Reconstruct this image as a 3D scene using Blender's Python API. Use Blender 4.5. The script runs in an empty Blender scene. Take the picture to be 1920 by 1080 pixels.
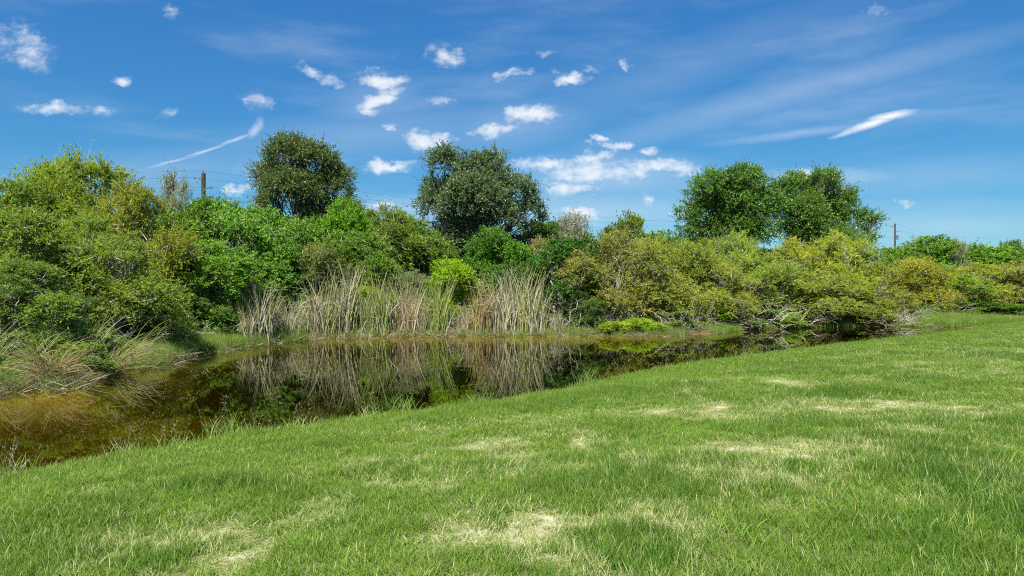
import bpy, math, random
import numpy as np

scene = bpy.context.scene
COL = scene.collection
R = math.radians
F = 1280.0                      # focal length in photo pixels (1920 wide)
CZ = 2.3                        # eye height above the water
# ------------------------------------------------------------------ camera
cam_d = bpy.data.cameras.new('camera'); cam = bpy.data.objects.new('camera', cam_d); COL.objects.link(cam)
cam_d.lens = 24.0; cam_d.sensor_width = 36.0; cam_d.clip_end = 4000; cam_d.clip_start = 0.05
cam.location = (0, 0, CZ); cam.rotation_euler = (R(90), 0, 0)
scene.camera = cam
# ------------------------------------------------------------------ exposure
scene.view_settings.view_transform = 'Standard'; scene.view_settings.look = 'None'
scene.view_settings.gamma = 1.0; scene.view_settings.use_curve_mapping = False
scene.view_settings.exposure = 1.1
scene.cycles.filter_width = 1.1; scene.cycles.use_denoising = False
scene.cycles.max_bounces = 7; scene.cycles.transparent_max_bounces = 12
scene.cycles.diffuse_bounces = 3; scene.cycles.glossy_bounces = 3; scene.cycles.transmission_bounces = 3
scene.cycles.caustics_reflective = False; scene.cycles.caustics_refractive = False
# ------------------------------------------------------------------ sun
SUN = np.array([-0.19, -0.69, 1.05]); SUN = SUN / np.linalg.norm(SUN)
sd = bpy.data.lights.new('sun', 'SUN'); sun = bpy.data.objects.new('sun', sd); COL.objects.link(sun)
sd.energy = 4.9; sd.angle = R(0.53); sd.color = (1.0, 0.94, 0.80)
from mathutils import Vector
sun.rotation_euler = Vector(SUN).to_track_quat('Z', 'Y').to_euler()
sun.location = (-20, -30, 60)
# ------------------------------------------------------------------ world: sky and clouds
world = bpy.data.worlds.new('World'); scene.world = world; world.use_nodes = True
nt = world.node_tree; nt.nodes.clear(); NW = nt.nodes.new; LK = nt.links.new
out = NW('ShaderNodeOutputWorld'); bg = NW('ShaderNodeBackground'); LK(bg.outputs[0], out.inputs[0])
bg.inputs[1].default_value = 0.12
sky = NW('ShaderNodeTexSky'); sky.sky_type = 'NISHITA'; sky.sun_disc = False
sky.sun_elevation = math.asin(SUN[2]); sky.sun_rotation = math.atan2(SUN[0], SUN[1])
sky.air_density = 1.0; sky.dust_density = 0.15; sky.ozone_density = 2.2; sky.altitude = 0
def wmath(op, a=None, b=None, c=None, clamp=False):
    n = NW('ShaderNodeMath'); n.operation = op; n.use_clamp = clamp
    for i, v in enumerate((a, b, c)):
        if v is None: continue
        if isinstance(v, (int, float)): n.inputs[i].default_value = v
        else: LK(v, n.inputs[i])
    return n.outputs[0]
tc = NW('ShaderNodeTexCoord'); sep = NW('ShaderNodeSeparateXYZ'); LK(tc.outputs['Generated'], sep.inputs[0])
ysafe = wmath('MAXIMUM', sep.outputs[1], 0.05)
u = wmath('DIVIDE', sep.outputs[0], ysafe); v = wmath('DIVIDE', sep.outputs[2], ysafe)
uv = NW('ShaderNodeCombineXYZ'); LK(u, uv.inputs[0]); LK(v, uv.inputs[1])
def wnoise(scale, detail, rough=0.55, vec=None, dist=0.0, scl=(1, 1, 1), rot=0.0):
    m = NW('ShaderNodeMapping'); m.inputs['Scale'].default_value = scl; m.inputs['Rotation'].default_value = (0, 0, rot)
    LK(vec if vec is not None else uv.outputs[0], m.inputs['Vector'])
    n = NW('ShaderNodeTexNoise'); n.inputs['Scale'].default_value = scale; n.inputs['Detail'].default_value = detail
    n.inputs['Roughness'].default_value = rough; n.inputs['Distortion'].default_value = dist
    LK(m.outputs[0], n.inputs['Vector']); return n
# warp the plane so the cloud outlines break up
wn = wnoise(15, 7, 0.70); ws = NW('ShaderNodeVectorMath'); ws.operation = 'SUBTRACT'; LK(wn.outputs['Color'], ws.inputs[0]); ws.inputs[1].default_value = (.5, .5, .5)
wm = NW('ShaderNodeVectorMath'); wm.operation = 'MULTIPLY'; LK(ws.outputs[0], wm.inputs[0]); wm.inputs[1].default_value = (0.095, 0.044, 0)
wa = NW('ShaderNodeVectorMath'); wa.operation = 'ADD'; LK(uv.outputs[0], wa.inputs[0]); LK(wm.outputs[0], wa.inputs[1])
warped = wa.outputs[0]
wm2 = NW('ShaderNodeVectorMath'); wm2.operation = 'MULTIPLY'; LK(ws.outputs[0], wm2.inputs[0]); wm2.inputs[1].default_value = (0.018, 0.010, 0)
wa2 = NW('ShaderNodeVectorMath'); wa2.operation = 'ADD'; LK(uv.outputs[0], wa2.inputs[0]); LK(wm2.outputs[0], wa2.inputs[1])
warped2 = wa2.outputs[0]
CLOUDS = [  # centre x, y, radii, tilt, strength (photo pixels)
 (30, 85, 80, 42, -14, .62), (240, 151, 26, 11, 0, .95), (105, 203, 90, 12, -4, .72), (190, 211, 60, 11, -6, .62), (483, 188, 30, 27, 30, .55),
 (320, 20, 24, 14, -30, .45), (578, 130, 30, 12, -25, .6), (618, 150, 36, 12, -18, .5), (712, 150, 68, 17, 0, .95), (708, 184, 62, 20, 14, 1.0),
 (690, 209, 34, 12, 0, .7), (836, 103, 44, 24, -22, .8), (960, 140, 38, 11, 16, .82), (1070, 146, 44, 14, -10, .95), (1105, 128, 28, 11, -12, .6),
 (1040, 103, 30, 8, -4, .45), (925, 243, 58, 14, 6, 1.0), (996, 218, 56, 21, 6, 1.05), (800, 259, 56, 22, -6, 1.0), (730, 240, 26, 9, -5, .7),
 (725, 311, 46, 13, 0, .98), (756, 302, 50, 9, 0, .5), (1122, 261, 18, 9, 0, .9), (1152, 272, 34, 11, 2, .95), (1212, 280, 26, 10, 0, .8),
 (1116, 295, 44, 16, 8, 1.0), (1020, 307, 90, 19, 2, .95), (1120, 325, 150, 30, 0, .86), (1238, 312, 80, 19, -3, 1.0), (1066, 350, 95, 24, 8, .72),
 (1090, 396, 80, 18, 0, .85), (1217, 378, 22, 24, -20, .45), (1520, 326, 90, 13, 0, .5), (440, 356, 34, 12, 0, .85), (725, 386, 80, 13, 0, .8),
 (1180, 120, 20, 12, -40, .4), (820, 183, 30, 9, -5, .4), (310, 209, 34, 9, 0, .35), (1700, 378, 24, 8, 0, .35), (1640, 25, 24, 18, 0, .3),
]
SMOOTH = [  # ice streaks and the contrail, hardly broken up
 (1632, 233, 76, 10, 17, 1.15), (1672, 218, 62, 10, 10, 1.1), (1590, 248, 48, 6, 18, .7), (318, 304, 72, 4, 13, .5), (385, 283, 58, 4, 17, .55), (440, 262, 46, 5, 22, .55), (478, 243, 26, 12, 48, .55), (487, 232, 10, 18, 0, .4),
 (1500, 250, 210, 12, 7, .26), (1720, 216, 260, 14, 6, .16), (1500, 170, 560, 42, 15, .22), (1400, 205, 300, 26, 17, .15), (1750, 330, 420, 50, 4, .13), (700, 250, 400, 60, 5, .16), (1760, 425, 520, 70, 0, .22), (250, 330, 420, 60, 5, .15), (1100, 400, 420, 70, 0, .30), (1560, 332, 190, 24, 0, .34), (760, 392, 230, 34, 0, .32), (1150, 330, 260, 60, 0, .30), (960, 235, 200, 60, 8, .2), (700, 190, 130, 60, 10, .2), (1300, 120, 500, 60, 20, .10),
]
def cloudset(lst, vec, RS=1.0):
    acc = None
    for cx, cy, rx, ry, rot, s in lst:
        m = NW('ShaderNodeMapping'); m.vector_type = 'TEXTURE'; LK(vec, m.inputs['Vector'])
        m.inputs['Location'].default_value = ((cx - 960) / F, (540 - cy) / F, 0)
        m.inputs['Rotation'].default_value = (0, 0, R(rot)); m.inputs['Scale'].default_value = (rx * RS / F, ry * RS / F, 1)
        g = NW('ShaderNodeTexGradient'); g.gradient_type = 'SPHERICAL'; LK(m.outputs[0], g.inputs[0])
        t = wmath('MULTIPLY', g.outputs['Fac'], s)
        acc = t if acc is None else wmath('MAXIMUM', acc, t)
    return acc
puff = cloudset(CLOUDS, warped, 1.25)
fn = wnoise(26, 9, 0.64, dist=0.25, scl=(1, 1.7, 1), rot=R(-6))
fine = wmath('MULTIPLY_ADD', fn.outputs['Fac'], 1.9, -1.04)
pd = wmath('ADD', puff, fine)
mr = NW('ShaderNodeMapRange'); mr.interpolation_type = 'SMOOTHSTEP'; LK(pd, mr.inputs[0])
mr.inputs[1].default_value = -0.05; mr.inputs[2].default_value = 0.95
pgate = wmath('MULTIPLY', puff, 6.0, clamp=True); halo = NW('ShaderNodeMapRange'); halo.interpolation_type = 'SMOOTHSTEP'; LK(puff, halo.inputs[0]); halo.inputs[2].default_value = 0.9; halo.inputs[4].default_value = 0.20
pdens = wmath('MULTIPLY', wmath('MAXIMUM', mr.outputs[0], wmath('MULTIPLY', halo.outputs[0], wmath('MULTIPLY_ADD', fn.outputs['Fac'], 1.4, 0.1))), pgate)
smo = cloudset(SMOOTH, warped2)
sf = wnoise(9, 6, 0.6, scl=(1, 5, 1), rot=R(-14))
smd = wmath('MULTIPLY', wmath('MULTIPLY', smo, wmath('MULTIPLY_ADD', sf.outputs['Fac'], 1.1, 0.45)), 0.95, clamp=True)
# thin high veil everywhere in the sky (3D direction, so it goes on behind the camera)
vn = NW('ShaderNodeTexNoise'); vm = NW('ShaderNodeMapping'); vm.inputs['Scale'].default_value = (1, 1, 5); vm.inputs['Rotation'].default_value = (0, R(12), 0)
LK(tc.outputs['Generated'], vm.inputs['Vector']); LK(vm.outputs[0], vn.inputs['Vector']); vn.inputs['Scale'].default_value = 3.2; vn.inputs['Detail'].default_value = 7; vn.inputs['Roughness'].default_value = 0.6
vmr = NW('ShaderNodeMapRange'); vmr.interpolation_type = 'SMOOTHSTEP'; LK(vn.outputs['Fac'], vmr.inputs[0])
vmr.inputs[1].default_value = 0.42; vmr.inputs[2].default_value = 0.85; vmr.inputs[4].default_value = 0.22
front = wmath('GREATER_THAN', sep.outputs[1], 0.06)
dens = wmath('MAXIMUM', wmath('MULTIPLY', wmath('MAXIMUM', wmath('MULTIPLY', pdens, 0.86), smd), front), vmr.outputs[0])
ssp = NW('ShaderNodeSeparateColor'); LK(sky.outputs[0], ssp.inputs[0]); scb = NW('ShaderNodeCombineColor')
for _i, (_g, _k) in enumerate(((1.10, 0.118), (0.86, 0.398), (0.55, 1.00))):     # deep polarised blue, all round the sky
    LK(wmath('MULTIPLY', wmath('POWER', ssp.outputs[_i], _g), _k), scb.inputs[_i])
cm = NW('ShaderNodeMix'); cm.data_type = 'RGBA'; LK(dens, cm.inputs[0]); LK(scb.outputs[0], cm.inputs[6]); cm.inputs[7].default_value = (3.7, 3.85, 4.05, 1)
LK(cm.outputs[2], bg.inputs[0])

# ------------------------------------------------------------------ helpers
def tag(o, label=None, cat=None, group=None, kind=None):
    if label: o['label'] = label
    if cat: o['category'] = cat
    if group: o['group'] = group
    if kind: o['kind'] = kind
    return o
def empty(name, loc, label, cat, group=None, rz=0.0):
    o = bpy.data.objects.new(name, None); COL.objects.link(o); o.location = loc; o.rotation_euler[2] = rz
    o.empty_display_size = 0.2
    return tag(o, label, cat, group)
def link(name, me, parent=None, loc=(0, 0, 0), rot=(0, 0, 0), scl=(1, 1, 1), color=None):
    o = bpy.data.objects.new(name, me); COL.objects.link(o); o.parent = parent
    o.location = loc; o.rotation_euler = rot; o.scale = scl
    if color: o.color = (*color, 1)
    return o
def mesh(name, verts, faces, mat, attr=None, smooth=False):
    """verts (n,3); faces (m,k) one k for all, or list of arrays; attr (n,3) -> point colour 'v'"""
    me = bpy.data.meshes.new(name); verts = np.asarray(verts, np.float32)
    if isinstance(faces, np.ndarray): faces = [faces]
    faces = [np.asarray(f, np.int32) for f in faces if len(f)]
    tot = np.concatenate([np.full(len(f), f.shape[1], np.int32) for f in faces]); idx = np.concatenate([f.ravel() for f in faces])
    me.vertices.add(len(verts)); me.vertices.foreach_set('co', verts.ravel())
    me.loops.add(len(idx)); me.loops.foreach_set('vertex_index', idx)
    me.polygons.add(len(tot)); st = np.concatenate([[0], np.cumsum(tot)[:-1]]).astype(np.int32)
    me.polygons.foreach_set('loop_start', st); me.polygons.foreach_set('loop_total', tot)
    me.polygons.foreach_set('use_smooth', np.full(len(tot), bool(smooth)))
    me.update(calc_edges=True)
    if attr is not None:
        a = me.color_attributes.new('v', 'FLOAT_COLOR', 'POINT')
        c = np.ones((len(verts), 4), np.float32); c[:, :3] = attr; a.data.foreach_set('color', c.ravel())
    me.materials.append(mat); return me
def nrm(a): return a / (np.linalg.norm(a, axis=-1, keepdims=True) + 1e-9)

# value noise in numpy
_rs = np.random.RandomState(5); _tab = _rs.rand(256, 256)
def vnoise(x, y, s=1.0, o=0):
    x = np.asarray(x) * s + 37.7 * o; y = np.asarray(y) * s + 91.3 * o
    xi = np.floor(x).astype(int); yi = np.floor(y).astype(int); fx = x - xi; fy = y - yi
    fx = fx * fx * (3 - 2 * fx); fy = fy * fy * (3 - 2 * fy)
    g = lambda a, b: _tab[a % 256, b % 256]
    return (g(xi, yi) * (1 - fx) + g(xi + 1, yi) * fx) * (1 - fy) + (g(xi, yi + 1) * (1 - fx) + g(xi + 1, yi + 1) * fx) * fy
def fbm(x, y, s, o=0, n=4):
    r = 0; a = 0.5; t = 0
    for i in range(n): r = r + a * vnoise(x, y, s * 2 ** i, o + i * 3); t += a; a *= 0.55
    return r / t

# ------------------------------------------------------------------ materials
def new_mat(name):
    m = bpy.data.materials.new(name); m.use_nodes = True; m.node_tree.nodes.clear(); return m
class NB:
    def __init__(s, m): s.t = m.node_tree
    def n(s, typ, **kw):
        x = s.t.nodes.new(typ)
        for k, v_ in kw.items(): setattr(x, k, v_)
        return x
    def l(s, a, b): s.t.links.new(a, b)
    def mix(s, fac, a, b, bt='MIX'):
        x = s.n('ShaderNodeMix', data_type='RGBA', blend_type=bt)
        for sock, val in ((x.inputs[0], fac), (x.inputs[6], a), (x.inputs[7], b)):
            if isinstance(val, (int, float)): sock.default_value = val
            elif isinstance(val, tuple): sock.default_value = (*val, 1)
            else: s.l(val, sock)
        return x.outputs[2]
    def m(s, op, a, b=0.0, c=0.0, clamp=False):
        x = s.n('ShaderNodeMath', operation=op, use_clamp=clamp)
        for i, val in enumerate((a, b, c)):
            if isinstance(val, (int, float)): x.inputs[i].default_value = val
            else: s.l(val, x.inputs[i])
        return x.outputs[0]
    def noise(s, scale, detail=4, rough=0.55, obj=False, scl=(1, 1, 1)):
        g = s.n('ShaderNodeTexCoord') if obj else s.n('ShaderNodeNewGeometry')
        mp = s.n('ShaderNodeMapping'); mp.inputs['Scale'].default_value = scl
        s.l(g.outputs['Object' if obj else 'Position'], mp.inputs['Vector'])
        x = s.n('ShaderNodeTexNoise'); x.inputs['Scale'].default_value = scale; x.inputs['Detail'].default_value = detail; x.inputs['Roughness'].default_value = rough
        s.l(mp.outputs[0], x.inputs['Vector']); return x.outputs['Fac']
    def rng(s, val, a, b, c=0.0, d=1.0):
        x = s.n('ShaderNodeMapRange', interpolation_type='SMOOTHSTEP'); s.l(val, x.inputs[0])
        for i, q in enumerate((a, b, c, d)): x.inputs[i + 1].default_value = q
        return x.outputs[0]

def leaf_mat(name, young=(1.45, 1.45, 0.75), old=(0.50, 0.60, 0.60), rough=0.5, transl=0.42, spec=0.28, dry=0.02, drycol=(0.30, 0.20, 0.09)):
    m = new_mat(name); b = NB(m)
    oi = b.n('ShaderNodeObjectInfo'); at = b.n('ShaderNodeAttribute', attribute_name='v'); sp = b.n('ShaderNodeSeparateColor'); b.l(at.outputs['Color'], sp.inputs[0])
    base = oi.outputs['Color']
    c_old = b.mix(1.0, base, old, 'MULTIPLY'); c_y = b.mix(1.0, base, young, 'MULTIPLY')
    t = b.m('ADD', b.m('MULTIPLY', sp.outputs[0], 0.45), b.m('MULTIPLY', sp.outputs[2], 0.55))
    c = b.mix(b.rng(t, 0.15, 0.60), c_old, base); c = b.mix(b.m('MULTIPLY', b.rng(t, 0.50, 0.95), b.rng(sp.outputs[1], 0.25, 0.9)), c, c_y)
    c = b.mix(b.rng(sp.outputs[0], 1.0 - dry, 1.0 - dry + 0.001), c, drycol)
    c = b.mix(b.rng(b.noise(0.8, 3), 0.4, 0.62, 0.0, 0.7), c, b.mix(1.0, c, (1.14, 1.14, 0.85), 'MULTIPLY'))
    p = b.n('ShaderNodeBsdfPrincipled'); b.l(c, p.inputs['Base Color']); p.inputs['Roughness'].default_value = rough; p.inputs['Specular IOR Level'].default_value = spec
    tr = b.n('ShaderNodeBsdfTranslucent'); b.l(b.mix(1.0, c, (1.3, 1.4, 0.5), 'MULTIPLY'), tr.inputs[0])
    mx = b.n('ShaderNodeMixShader'); mx.inputs[0].default_value = transl; b.l(p.outputs[0], mx.inputs[1]); b.l(tr.outputs[0], mx.inputs[2])
    o = b.n('ShaderNodeOutputMaterial'); b.l(mx.outputs[0], o.inputs[0]); return m
M_BROAD = leaf_mat('broad_leaf', rough=0.45, spec=0.35)
M_NARROW = leaf_mat('narrow_leaf', rough=0.5, dry=0.03)
M_FINE = leaf_mat('fine_leaf', rough=0.55, dry=0.02, young=(1.5, 1.48, 0.7))
M_OAK = leaf_mat('oak_leaf', rough=0.36, spec=0.5, young=(1.4, 1.4, 0.95), transl=0.3)

def bark_mat(name, c1, c2, rough=0.9, sc=9.0):
    m = new_mat(name); b = NB(m)
    c = b.mix(b.rng(b.noise(sc, 5, 0.65, scl=(1, 1, 0.3)), 0.3, 0.7), c1, c2)
    p = b.n('ShaderNodeBsdfPrincipled'); b.l(c, p.inputs['Base Color']); p.inputs['Roughness'].default_value = rough; p.inputs['Specular IOR Level'].default_value = 0.25
    bp = b.n('ShaderNodeBump'); bp.inputs['Strength'].default_value = 0.5; bp.inputs['Distance'].default_value = 0.02; b.l(b.noise(sc * 3, 4, 0.6, scl=(1, 1, 0.25)), bp.inputs['Height']); b.l(bp.outputs[0], p.inputs['Normal'])
    o = b.n('ShaderNodeOutputMaterial'); b.l(p.outputs[0], o.inputs[0]); return m
M_BARK = bark_mat('bark', (0.05, 0.042, 0.035), (0.13, 0.11, 0.09))
M_TWIG = bark_mat('grey_twig', (0.20, 0.175, 0.15), (0.40, 0.36, 0.31), sc=4)
M_DEAD = bark_mat('bleached_wood', (0.17, 0.155, 0.14), (0.38, 0.35, 0.31), sc=6)
M_POLE = bark_mat('weathered_pole', (0.03, 0.024, 0.02), (0.10, 0.08, 0.065), sc=5)
M_WIRE = bark_mat('cable', (0.05, 0.05, 0.055), (0.08, 0.08, 0.085), 0.6)
M_METAL = bark_mat('galvanised_metal', (0.10, 0.10, 0.10), (0.18, 0.18, 0.18), 0.5)
M_CERAM = bark_mat('insulator_ceramic', (0.12, 0.08, 0.06), (0.18, 0.12, 0.09), 0.3)

def blade_mat(name, transl=0.3):      # colour comes from the per-blade attribute
    m = new_mat(name); b = NB(m)
    at = b.n('ShaderNodeAttribute', attribute_name='v'); oi = b.n('ShaderNodeObjectInfo')
    c = b.mix(1.0, at.outputs['Color'], oi.outputs['Color'], 'MULTIPLY')
    p = b.n('ShaderNodeBsdfPrincipled'); b.l(c, p.inputs['Base Color']); p.inputs['Roughness'].default_value = 0.55; p.inputs['Specular IOR Level'].default_value = 0.35
    tr = b.n('ShaderNodeBsdfTranslucent'); b.l(c, tr.inputs[0])
    mx = b.n('ShaderNodeMixShader'); mx.inputs[0].default_value = transl; b.l(p.outputs[0], mx.inputs[1]); b.l(tr.outputs[0], mx.inputs[2])
    o = b.n('ShaderNodeOutputMaterial'); b.l(mx.outputs[0], o.inputs[0]); return m
M_REED = blade_mat('reed_blade', 0.25)

# ------------------------------------------------------------------ terrain
def P(px, Y): return (px - 960) / F * Y
def WL(px, py):                       # where a pixel on the water line lies
    Y = CZ * F / (py - 540.0); return (P(px, Y), Y)
near = [(-30, -14), (-18, -4), (-12.5, 1.5), (-9, 5.6)] + [WL(q[0], q[1] + 0.19 * (q[1] - 540) / CZ * 0.8) for q in ((0, 880), (130, 856), (250, 838), (400, 815), (560, 795), (700, 775), (850, 757), (1000, 735), (1100, 712), (1250, 688), (1370, 668), (1480, 655), (1580, 643), (1660, 634), (1740, 626), (1800, 620))]
far = [WL(*q) for q in ((1850, 615), (1760, 612), (1720, 611), (1620, 612), (1500, 614), (1400, 617), (1330, 625), (1240, 630), (1100, 631), (960, 631), (800, 631), (640, 634), (540, 640), (420, 656), (320, 672), (290, 684), (200, 700), (140, 726), (60, 733), (-60, 745))] + [(-17, 11), (-24, 4), (-36, -8)]
def rough_line(pts, seed, amp):
    rr = np.random.RandomState(seed); o = []
    for (x0, y0), (x1, y1) in zip(pts[:-1], pts[1:]):
        n = max(1, int(math.hypot(x1 - x0, y1 - y0) / 0.7))
        for i in range(n):
            t = i / n; o.append((x0 + (x1 - x0) * t + rr.normal(0, amp), y0 + (y1 - y0) * t + rr.normal(0, amp)))
    o.append(pts[-1]); return o
POND = np.array(rough_line(near, 1, 0.13) + rough_line(far, 2, 0.16))
def pond_sd(x, y):
    """signed distance to the pond outline, negative in the water"""
    x = np.asarray(x, float).ravel(); y = np.asarray(y, float).ravel()
    best = np.full(x.shape, 1e9); ins = np.zeros(x.shape, bool)
    a = POND; b_ = np.roll(POND, -1, 0)
    for (ax, ay), (bx, by) in zip(a, b_):
        dx, dy = bx - ax, by - ay; L2 = dx * dx + dy * dy + 1e-12
        t = np.clip(((x - ax) * dx + (y - ay) * dy) / L2, 0, 1)
        best = np.minimum(best, (x - ax - t * dx) ** 2 + (y - ay - t * dy) ** 2)
        cross = ((ay > y) != (by > y)) & (x < (bx - ax) * (y - ay) / (by - ay + 1e-12) + ax)
        ins ^= cross
    d = np.sqrt(best); return np.where(ins, -d, d)
def near_side(x, y):                  # 1 on the lawn side, 0 on the far bank
    s = np.interp(x, (-60, -20, -12.5, -9, -6, 0, 7, 12, 17, 21, 27, 40, 100, 900), (-40, 2, 8, 14, 20, 24, 27.5, 32, 35.8, 38, 39.6, 42, 48, 60)) - np.asarray(y); return np.clip(s / 3 + 0.5, 0, 1)
def height_d(x, y, d):
    ns = near_side(x, y)
    zn = 0.05 * (1 - np.exp(-np.maximum(d, 0) / 0.15)) + 0.60 * (1 - np.exp(-np.maximum(d, 0) / 5.0)); zf = 0.06 * (1 - np.exp(-np.maximum(d, 0) / 0.2)) + 0.45 * (1 - np.exp(-np.maximum(d, 0) / 2.5))
    z = zn * ns + zf * (1 - ns)
    z = z + (fbm(x, y, 0.35, 1) - 0.5) * 0.16 * np.clip(d / 2, 0, 1) + (fbm(x, y, 1.6, 2) - 0.5) * 0.06 * np.clip(d / 1, 0, 1)
    zi = -0.03 - 1.35 * (1 - np.exp(np.minimum(d, 0) / (1.8 + 2.0 * ns))) + (fbm(x, y, 1.2, 4) - 0.5) * 0.10 * np.clip(-d, 0, 1)
    return np.where(d >= 0, z, zi)
def height(x, y):
    x = np.atleast_1d(np.asarray(x, float)); y = np.atleast_1d(np.asarray(y, float))
    return height_d(x, y, pond_sd(x, y))
def gz(x, y): return float(height(x, y)[0])

# sparse and lush places of the lawn (photo pixels -> ground)
def LG(px, py, h=1.68): Y = h * F / (py - 540.0); return P(px, Y), Y
def ells(lst):
    o = []
    for px, py, w, hh, s in lst:
        x, y = LG(px, py); o.append((x, y, w * y / F * 1.15, max(hh * 1.7 * y * y / (F * 1.68), 0.25), s * (.95 if y < 9 else .72)))
    return o
SPARSE = ells([(1300, 852, 80, 14, 1), (1390, 862, 90, 18, 1.3), (1690, 745, 60, 9, 1.3), (1600, 752, 50, 8, .8), (1690, 791, 70, 8, 1.2), (1450, 830, 110, 22, .9), (880, 945, 90, 18, .9), (1000, 972, 110, 26, 1.1), (1080, 1010, 70, 24, .9), (1180, 1060, 160, 30, .8), (1290, 1035, 90, 26, .7),
  (600, 915, 50, 22, 1), (440, 985, 60, 24, 1.1), (430, 940, 80, 24, .6), (250, 1040, 90, 22, .7), (1090, 792, 80, 12, .9), (1000, 748, 90, 12, .7), (1120, 738, 90, 12, .6), (1320, 745, 70, 9, .8), (860, 815, 200, 20, .6), (1850, 690, 110, 8, .7), (1890, 724, 70, 5, 1.0), (1760, 770, 160, 14, .7), (1600, 835, 120, 16, .6),
  (760, 870, 120, 16, .4), (900, 1060, 120, 24, .6), (1650, 700, 120, 8, .7), (1500, 700, 120, 7, .5), (1100, 845, 60, 12, .6), (300, 960, 90, 22, .4), (1860, 650, 120, 5, .5)])
LUSH = ells([(1140, 880, 150, 42, 1), (1860, 900, 130, 70, 1.4), (1480, 905, 130, 34, .9), (1560, 722, 110, 10, 1), (1420, 775, 130, 18, .9), (1150, 985, 190, 50, .8), (1650, 1000, 260, 60, .7), (150, 950, 130, 40, .7), (500, 870, 150, 18, .6), (700, 930, 170, 34, .5), (1840, 775, 120, 10, .8), (1880, 665, 60, 7, .9), (700, 850, 300, 12, .5), (1300, 700, 200, 6, .5)])
def esum(lst, x, y):
    r = np.zeros(np.shape(x))
    for cx, cy, rx, ry, s in lst: r = np.maximum(r, s * np.exp(-(((x - cx) / rx) ** 2 + ((y - cy) / ry) ** 2)))
    return r
def lawn_fields(x, y):
    n1 = fbm(x, y, 0.9, 7); n2 = fbm(x, y, 2.6, 8); n3 = fbm(x * 0.5, y * 1.4, 0.5, 9)
    n4 = fbm(x, y, 7.0, 15, 3); th = esum(SPARSE, x, y) * (-0.1 + 1.0 * n2 + 1.0 * n4) + (n1 - 0.5) * 1.5 + (n2 - 0.5) * 1.9 + (n4 - 0.5) * 1.3 + (n3 - 0.50) * 1.2 - 0.02
    lu = esum(LUSH, x, y) + (fbm(x, y, 0.6, 12) - 0.45) * 1.6 + (fbm(x, y, 1.8, 16) - 0.5) * 1.3 + (n2 - 0.5) * 0.5
    return np.clip(th, 0, 1), np.clip(lu, 0, 1)

def axis(lo, hi, step, end_lo, end_hi, g=1.28):
    c = list(np.arange(lo, hi + 1e-6, step)); s = step; q = hi
    while q < end_hi: s *= g; q += s; c.append(q)
    s = step; q = lo; a = []
    while q > end_lo: s *= g; q -= s; a.append(q)
    return np.array(a[::-1] + c)
gx = axis(-26, 40, 0.22, -900, 900); gy = axis(1, 46, 0.22, -120, 1500)
GX, GY = np.meshgrid(gx, gy); fx_, fy_ = GX.ravel(), GY.ravel(); D_ = pond_sd(fx_, fy_)
GZ = height_d(fx_, fy_, D_)
ii = np.arange(len(gx) * len(gy)).reshape(len(gy), len(gx))
quads = np.stack([ii[:-1, :-1], ii[:-1, 1:], ii[1:, 1:], ii[1:, :-1]], -1).reshape(-1, 4)
th_, lu_ = lawn_fields(fx_, fy_); ns_ = near_side(fx_, fy_)
gattr = np.stack([th_, ns_, np.clip(D_ / 2 + 0.5, 0, 1)], 1)
mg = new_mat('ground_soil_and_thatch'); b = NB(mg)
at = b.n('ShaderNodeAttribute', attribute_name='v'); sp = b.n('ShaderNodeSeparateColor'); b.l(at.outputs['Color'], sp.inputs[0])
n1 = b.noise(28, 6, 0.7); n2 = b.noise(6, 4, 0.6); n3 = b.noise(90, 3, 0.6)
thatch = b.mix(b.rng(n1, 0.35, 0.65), (0.14, 0.155, 0.05), (0.31, 0.315, 0.14)); green = b.mix(b.rng(n1, 0.35, 0.65), (0.035, 0.07, 0.015), (0.13, 0.15, 0.045))
lawnc = b.mix(b.rng(b.m('ADD', b.m('MULTIPLY', sp.outputs[0], .7), b.m('MULTIPLY', b.noise(14, 5, 0.7), 0.9)), 0.55, 1.15), green, thatch)
lawnc = b.mix(b.rng(b.m('ADD', sp.outputs[0], b.m('MULTIPLY', n2, 0.9)), 1.30, 1.75), lawnc, (0.56, 0.54, 0.42))
litter = b.mix(b.rng(n1, 0.35, 0.65), (0.045, 0.035, 0.02), (0.15, 0.12, 0.07))
c = b.mix(sp.outputs[1], litter, lawnc)
mud = b.mix(b.rng(n2, 0.3, 0.7), (0.34, 0.285, 0.035), (0.48, 0.41, 0.07))
wet = b.mix(b.rng(n1, 0.3, 0.7), (0.06, 0.042, 0.018), (0.16, 0.115, 0.05))
g_ = b.n('ShaderNodeNewGeometry'); sz = b.n('ShaderNodeSeparateXYZ'); b.l(g_.outputs['Position'], sz.inputs[0])
c = b.mix(b.rng(sz.outputs[2], 0.02, 0.09), wet, c); c = b.mix(b.rng(sz.outputs[2], -0.02, 0.015), mud, c)
p = b.n('ShaderNodeBsdfPrincipled'); b.l(c, p.inputs['Base Color']); p.inputs['Roughness'].default_value = 0.95; p.inputs['Specular IOR Level'].default_value = 0.2
bp = b.n('ShaderNodeBump'); bp.inputs['Strength'].default_value = 0.8; bp.inputs['Distance'].default_value = 0.02; b.l(n3, bp.inputs['Height']); b.l(bp.outputs[0], p.inputs['Normal'])
o = b.n('ShaderNodeOutputMaterial'); b.l(p.outputs[0], o.inputs[0])
g = link('ground', mesh('ground', np.stack([fx_, fy_, GZ], 1), quads, mg, gattr, True)); tag(g, kind='structure')

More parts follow.
